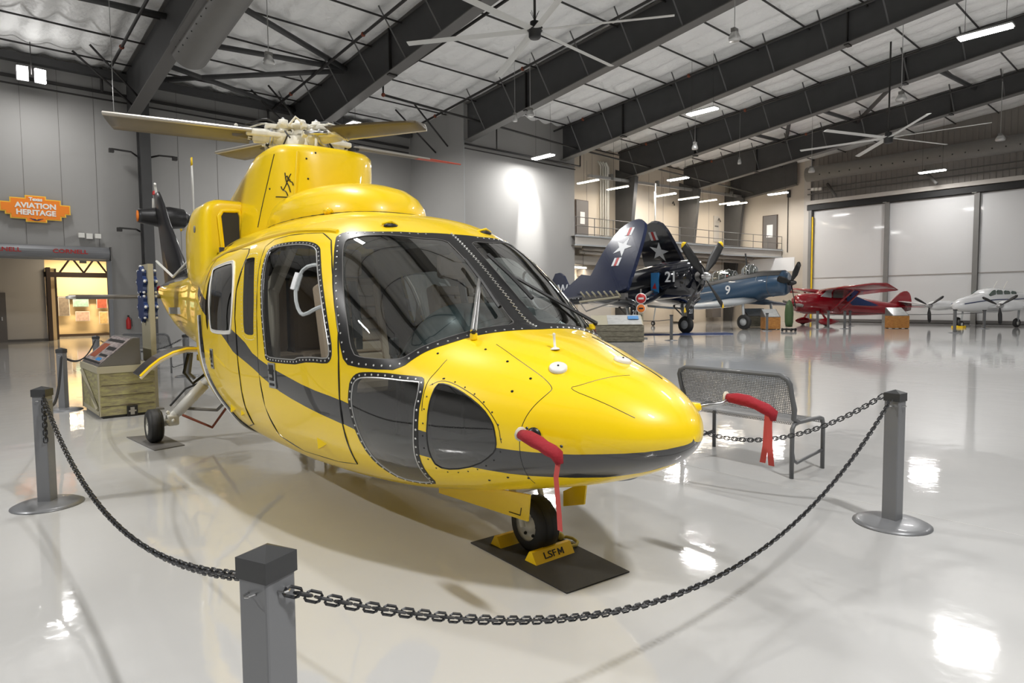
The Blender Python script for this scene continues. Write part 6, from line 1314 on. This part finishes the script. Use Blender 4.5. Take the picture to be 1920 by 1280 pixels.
for s in (1, -1):
    t = MB(); t.prism([(1.30, 1.70), (1.62, 1.98), (1.95, 1.98), (1.95, 1.62)], .03, 'lgrey', Matrix(((1, 0, 0, 0), (0, 0, 1, s*.50), (0, 1, 0, 0), (0, 0, 0, 1)))); t.prism([(2.05, 1.98), (2.05, 1.62), (2.6, 1.6), (2.7, 1.98)], .03, 'slate', Matrix(((1, 0, 0, 0), (0, 0, 1, s*.53), (0, 1, 0, 0), (0, 0, 0, 1)))); t.build('cabin_window', A)
    t = MB(); t.prism([(2.9, 1.70), (3.4, 1.72), (4.9, 1.15), (4.6, 1.12), (2.9, 1.20)], .03, 'bluedk', Matrix(((1, 0, .08, 0), (0, 0, 1, s*.50), (0, 1, 0, 0), (0, 0, 0, 1)))); t.build('blue_flash', A)
    t = MB(); wing(t, [(1.3, 3.2, s*.3, 2.06, .26), (1.35, 3.2, s*2.4, 2.20, .26), (1.5, 3.0, s*4.6, 2.32, .18), (1.9, 2.6, s*5.2, 2.34, .06)], 'rplane', drop=.36); t.build('wing', A)
    t = MB(); t.tube([(1.9, s*.55, .85), (2.0, s*2.5, 2.05)], .05, 'rplane', 6); t.tube([(2.5, s*.55, .85), (2.5, s*2.5, 2.05)], .05, 'rplane', 6); t.build('wing_strut', A)
    t = MB(); t.loft([ell(x, s*1.2, .26, ry, rz, 16) for x, ry, rz in ((.75, .03, .04), (.9, .10, .14), (1.2, .14, .21), (1.5, .12, .17), (2.0, .03, .05))], 'rplane'); t.loft([[Vector((1.0+a, s*y, z)) for a in (0, .12, .42, .12)] if False else ell(1.25, s*y, z, .06, .1, 10) for y, z in ((.5, .95), (.9, .6), (1.2, .35))], 'rplane'); t.build('wheel_spat', A)
    tyre(A, (1.22, s*1.2, .17), .17, .12, 'main_wheel')
    t = MB(); wing(t, [(6.2, 7.3, s*.1, 1.05, .08), (6.5, 7.2, s*1.7, 1.05, .04)], 'rplane'); t.build('tailplane', A)
t = MB(); t.prism(chaikin([(5.7, 1.1), (6.3, 1.65), (6.75, 1.98), (7.1, 1.98), (7.3, 1.6), (7.35, .85), (6.6, .85)], 1), .09, 'rplane', Matrix(((1, 0, 0, 0), (0, 0, 1, 0), (0, 1, 0, 0), (0, 0, 0, 1)))); t.build('tail_fin', A)
t = MB(); t.lathe([(.42, 0), (.36, .05), (0, .06)], 'black', (.0, 0, 1.30), (1, 0, 0), 20); t.build('engine_opening', A)
prop(A, (-.12, 0, 1.30), 1.15, 2, 1.45, m='slate', tip=None, hubm='rplane', cw=.10)
t = MB(); t.tube([(6.9, 0, .85), (7.0, 0, .2)], .03, 'slate', 6); t.build('tail_gear_leg', A); tyre(A, (7.0, 0, .11), .11, .06, 'tail_wheel')
# ---- white twin
A = aroot('twin_engine_plane', 'white twin-engined aircraft with a thin dark stripe, at the right edge', 'airplane', 22.7, 32.9, (.917, .40))
t = MB(); t.loft([ell(x, 0, z, ry, rz, 24, e) for x, z, ry, rz, e in ((0, 1.12, .06, .07, 2), (.12, 1.13, .2, .18, 2), (.5, 1.17, .36, .32, 2.2), (1.0, 1.20, .46, .40, 2.4), (1.8, 1.26, .54, .50, 2.5), (2.6, 1.32, .58, .58, 2.6), (4.4, 1.34, .58, .58, 2.6), (5.6, 1.35, .46, .48, 2.4), (7.2, 1.36, .25, .30, 2.2), (8.8, 1.4, .08, .14, 2))], 'wplane'); t.build('fuselage', A)
t = MB(); t.loft([ell(x, 0, z, ry, rz, 20, 2.4) for x, z, ry, rz in ((1.9, 1.62, .36, .10), (2.4, 1.72, .46, .26), (2.9, 1.74, .48, .32), (4.4, 1.72, .46, .30), (5.4, 1.60, .3, .18))], 'wplane'); t.build('cabin_roof', A)
MT['gwin'] = mat('green_glass', (.03, .07, .05), .1, coat=1)
for s in (1, -1):
    for pts in ([(2.0, 1.62), (2.45, 1.94), (2.62, 1.94), (2.62, 1.62)], [(2.72, 1.60), (2.72, 1.94), (3.2, 1.94), (3.2, 1.60)], [(3.35, 1.62), (3.35, 1.92), (3.85, 1.90), (3.85, 1.62)], [(4.0, 1.64), (4.0, 1.9), (4.4, 1.86), (4.4, 1.64)]):
        t = MB(); t.prism(chaikin(pts, 1), .05, 'gwin', Matrix(((1, 0, 0, 0), (0, 0, 1, s*.465), (0, 1, -.18*s, .0), (0, 0, 0, 1)))); t.build('cabin_window', A)
    t = MB(); t.tube([(.35, s*.33, 1.24), (1.0, s*.465, 1.32), (1.8, s*.545, 1.40), (2.6, s*.585, 1.44), (4.4, s*.585, 1.46), (5.6, s*.46, 1.5)], .025, 'bluedk', 5); t.build('side_stripe', A)
    t = MB(); wing(t, [(1.9, 3.9, s*.4, 1.02, .26), (2.1, 3.6, s*2.2, 1.12, .20), (2.5, 3.3, s*5.3, 1.42, .08)], 'wplane'); t.build('wing', A)
    t = MB(); t.loft([ell(x, s*1.75, z, ry, rz, 18, 2.3) for x, z, ry, rz in ((.85, 1.14, .16, .15), (.95, 1.14, .24, .22), (1.4, 1.14, .32, .27), (2.4, 1.14, .30, .25), (3.6, 1.14, .1, .1))], 'wplane'); t.build('engine_nacelle', A)
    prop(A, (.72, s*1.75, 1.14), .92, 3, PI+.05, m='dark', tip=None, hubr=.12, hubm='steel', cw=.085)
    t = MB(); t.tube([(2.6, s*1.6, 1.0), (2.7, s*1.5, .3)], .05, 'lgrey', 8); t.build('gear_leg', A); tyre(A, (2.7, s*1.45, .25), .24, .16, 'main_wheel', rim='white')
    t = MB(); wing(t, [(7.8, 8.9, s*.1, 1.5, .1), (8.2, 8.9, s*2.2, 1.5, .05)], 'wplane'); t.build('tailplane', A)
t = MB(); t.prism([(7.0, 1.5), (8.2, 2.7), (8.9, 2.8), (9.0, 1.4)], .09, 'wplane', Matrix(((1, 0, 0, 0), (0, 0, 1, 0), (0, 1, 0, 0), (0, 0, 0, 1)))); t.build('tail_fin', A)
t = MB(); t.tube([(.75, 0, .95), (.62, 0, .2)], .045, 'lgrey', 8); t.build('nose_gear_leg', A); tyre(A, (.62, 0, .19), .18, .12, 'nose_wheel', rim='white')
t = MB(); [t.tube([(x, 0, 2.0), (x+.35, 0, 2.42)], .018, 'white', 5) for x in (3.2, 4.1)]; t.build('whip_antenna', A)
mb = MB(); mb.box((.25, 0, .05), (.14, .5, .10), 'gyel'); mb.box((-.25, 0, .05), (.14, .5, .10), 'gyel'); tag(mb.build('wheel_chock', None, gnd(23.2, 33.2)), 'yellow chocks around the nose wheel of the white twin', 'wheel chock')
# ---- stands, bomb and posts in the background
t = thing('display_bomb', 'upright dark green bomb shape on a wheeled base, left of the red aircraft', 'bomb', (30.6, 14.0, 0)); mb = MB(); mb.lathe([(0, .2), (.15, .22), (.19, .45), (.20, .9), (.17, 1.25), (.09, 1.45), (0, 1.52)], 'green', n=18); mb.build('casing', t)
mb = MB(); mb.box((0, 0, .10), (.5, .5, .08), 'dark'); [mb.lathe([(0, -.03), (.08, -.03), (.08, .03), (0, .03)], 'rubber', (a*.22, b*.22, .08), (0, 1, 0), 10) for a in (-1, 1) for b in (-1, 1)]; mb.build('wheeled_base', t)
def box_stand(name, lab, loc, rz, d, m, top='slate'):
    t = thing(name, lab, 'exhibit stand', loc, rz); mb = MB(); mb.box((0, 0, d[2]/2+.03), d, m); [mb.box((a*d[0]*.4, b*d[1]*.4, .015), (.1, .1, .03), 'dark') for a in (-1, 1) for b in (-1, 1)]; mb.build('crate_body', t)
    mb = MB(); vs = [(x, y, z+d[2]+.03) for x in (-d[0]/2, d[0]/2) for y, z in ((-d[1]/2, 0), (d[1]/2, 0), (d[1]/2, .42))]; mb.add(vs, [(0, 1, 2), (5, 4, 3), (0, 3, 4, 1), (1, 4, 5, 2), (2, 5, 3, 0)], top); mb.build('panel_wedge', t)
    mb = MB(); mb.add([(x, y, z+d[2]+.04) for x in (-d[0]*.45, d[0]*.45) for y, z in ((-d[1]*.45, .02), (d[1]*.45, .40), (d[1]*.45, .41), (-d[1]*.45, .03))], [(0, 1, 2, 3), (7, 6, 5, 4), (0, 4, 5, 1), (1, 5, 6, 2), (2, 6, 7, 3), (3, 7, 4, 0)], 'gloss'); mb.build('reading_panel', t)
box_stand('exhibit_stand', 'orange wooden crate stand with a grey sloped panel by the red tail', (36.9, 11.25, 0), math.radians(-42), (.85, .7, .62), 'ocrate')
box_stand('exhibit_stand', 'small orange crate stand just left of the green bomb', (32.2, 15.7, 0), math.radians(-42), (.8, .6, .6), 'ocrate')
box_stand('exhibit_stand', 'grey-topped crate stand behind the wheels of the blue-grey aircraft', (34.3, 17.6, 0), math.radians(-42), (1.2, .8, .6), 'crate2')
def spost(x, y, h, lab, rec=True, wd=.10):
    t = thing('barrier_post', lab, 'barrier post', (x, y, 0), math.radians(-45)); mb = MB(); mb.box((0, 0, h/2), (wd, wd, h), 'bench', bev=.01); mb.build('shaft', t); mb = MB(); mb.lathe([(0, 0), (.24, 0), (.24, .01), (.1, .03), (0, .03)], 'post', n=24); mb.build('base_disc', t); mb = MB(); mb.box((0, 0, h+.01), (wd+.02, wd+.02, .05), 'cap'); mb.build('cap', t)
PL = [(20.9, 14.1, .95, 'grey barrier post in front of the navy fighter wheel'), (30.2, 14.9, .85, 'grey barrier post left of the green bomb'), (33.6, 13.9, .9, 'thin grey barrier post right of the green bomb'), (35.2, 14.0, .9, 'tall grey post in front of the near red wheel spat'), (35.0, 13.1, .9, 'grey post just right of the near red wheel spat'),
      (38.7, 14.2, .85, 'dark post under the red fuselage'), (33.4, 7.9, 1.0, 'grey barrier post in front of the white nose wheel'), (38.6, 7.9, .9, 'thin dark post between the white propellers'), (34.2, 5.35, .95, 'pale grey post at the right edge before the white wing')]
for a in PL: spost(a[0], a[1], a[2], a[3])
def bchain(a, b, lab, z=.8, sag=.12, m='pipe'):
    a = Vector((*a, z)); b = Vector((*b, z)); mb = MB(); mb.tube([p-a for p in cat(a, b, sag, 16)], .014, m, 5); tag(mb.build('barrier_chain', None, a), lab, 'chain')
bchain((20.9, 14.1), (23.7, 19), 'thin chain from the post beside the crate toward the navy fighter'); bchain((33.6, 13.9), (38.7, 14.2), 'thin chain in front of the red aircraft'); bchain((38.7, 14.2), (38.6, 7.9), 'thin chain from the red fuselage post to the white propellers')
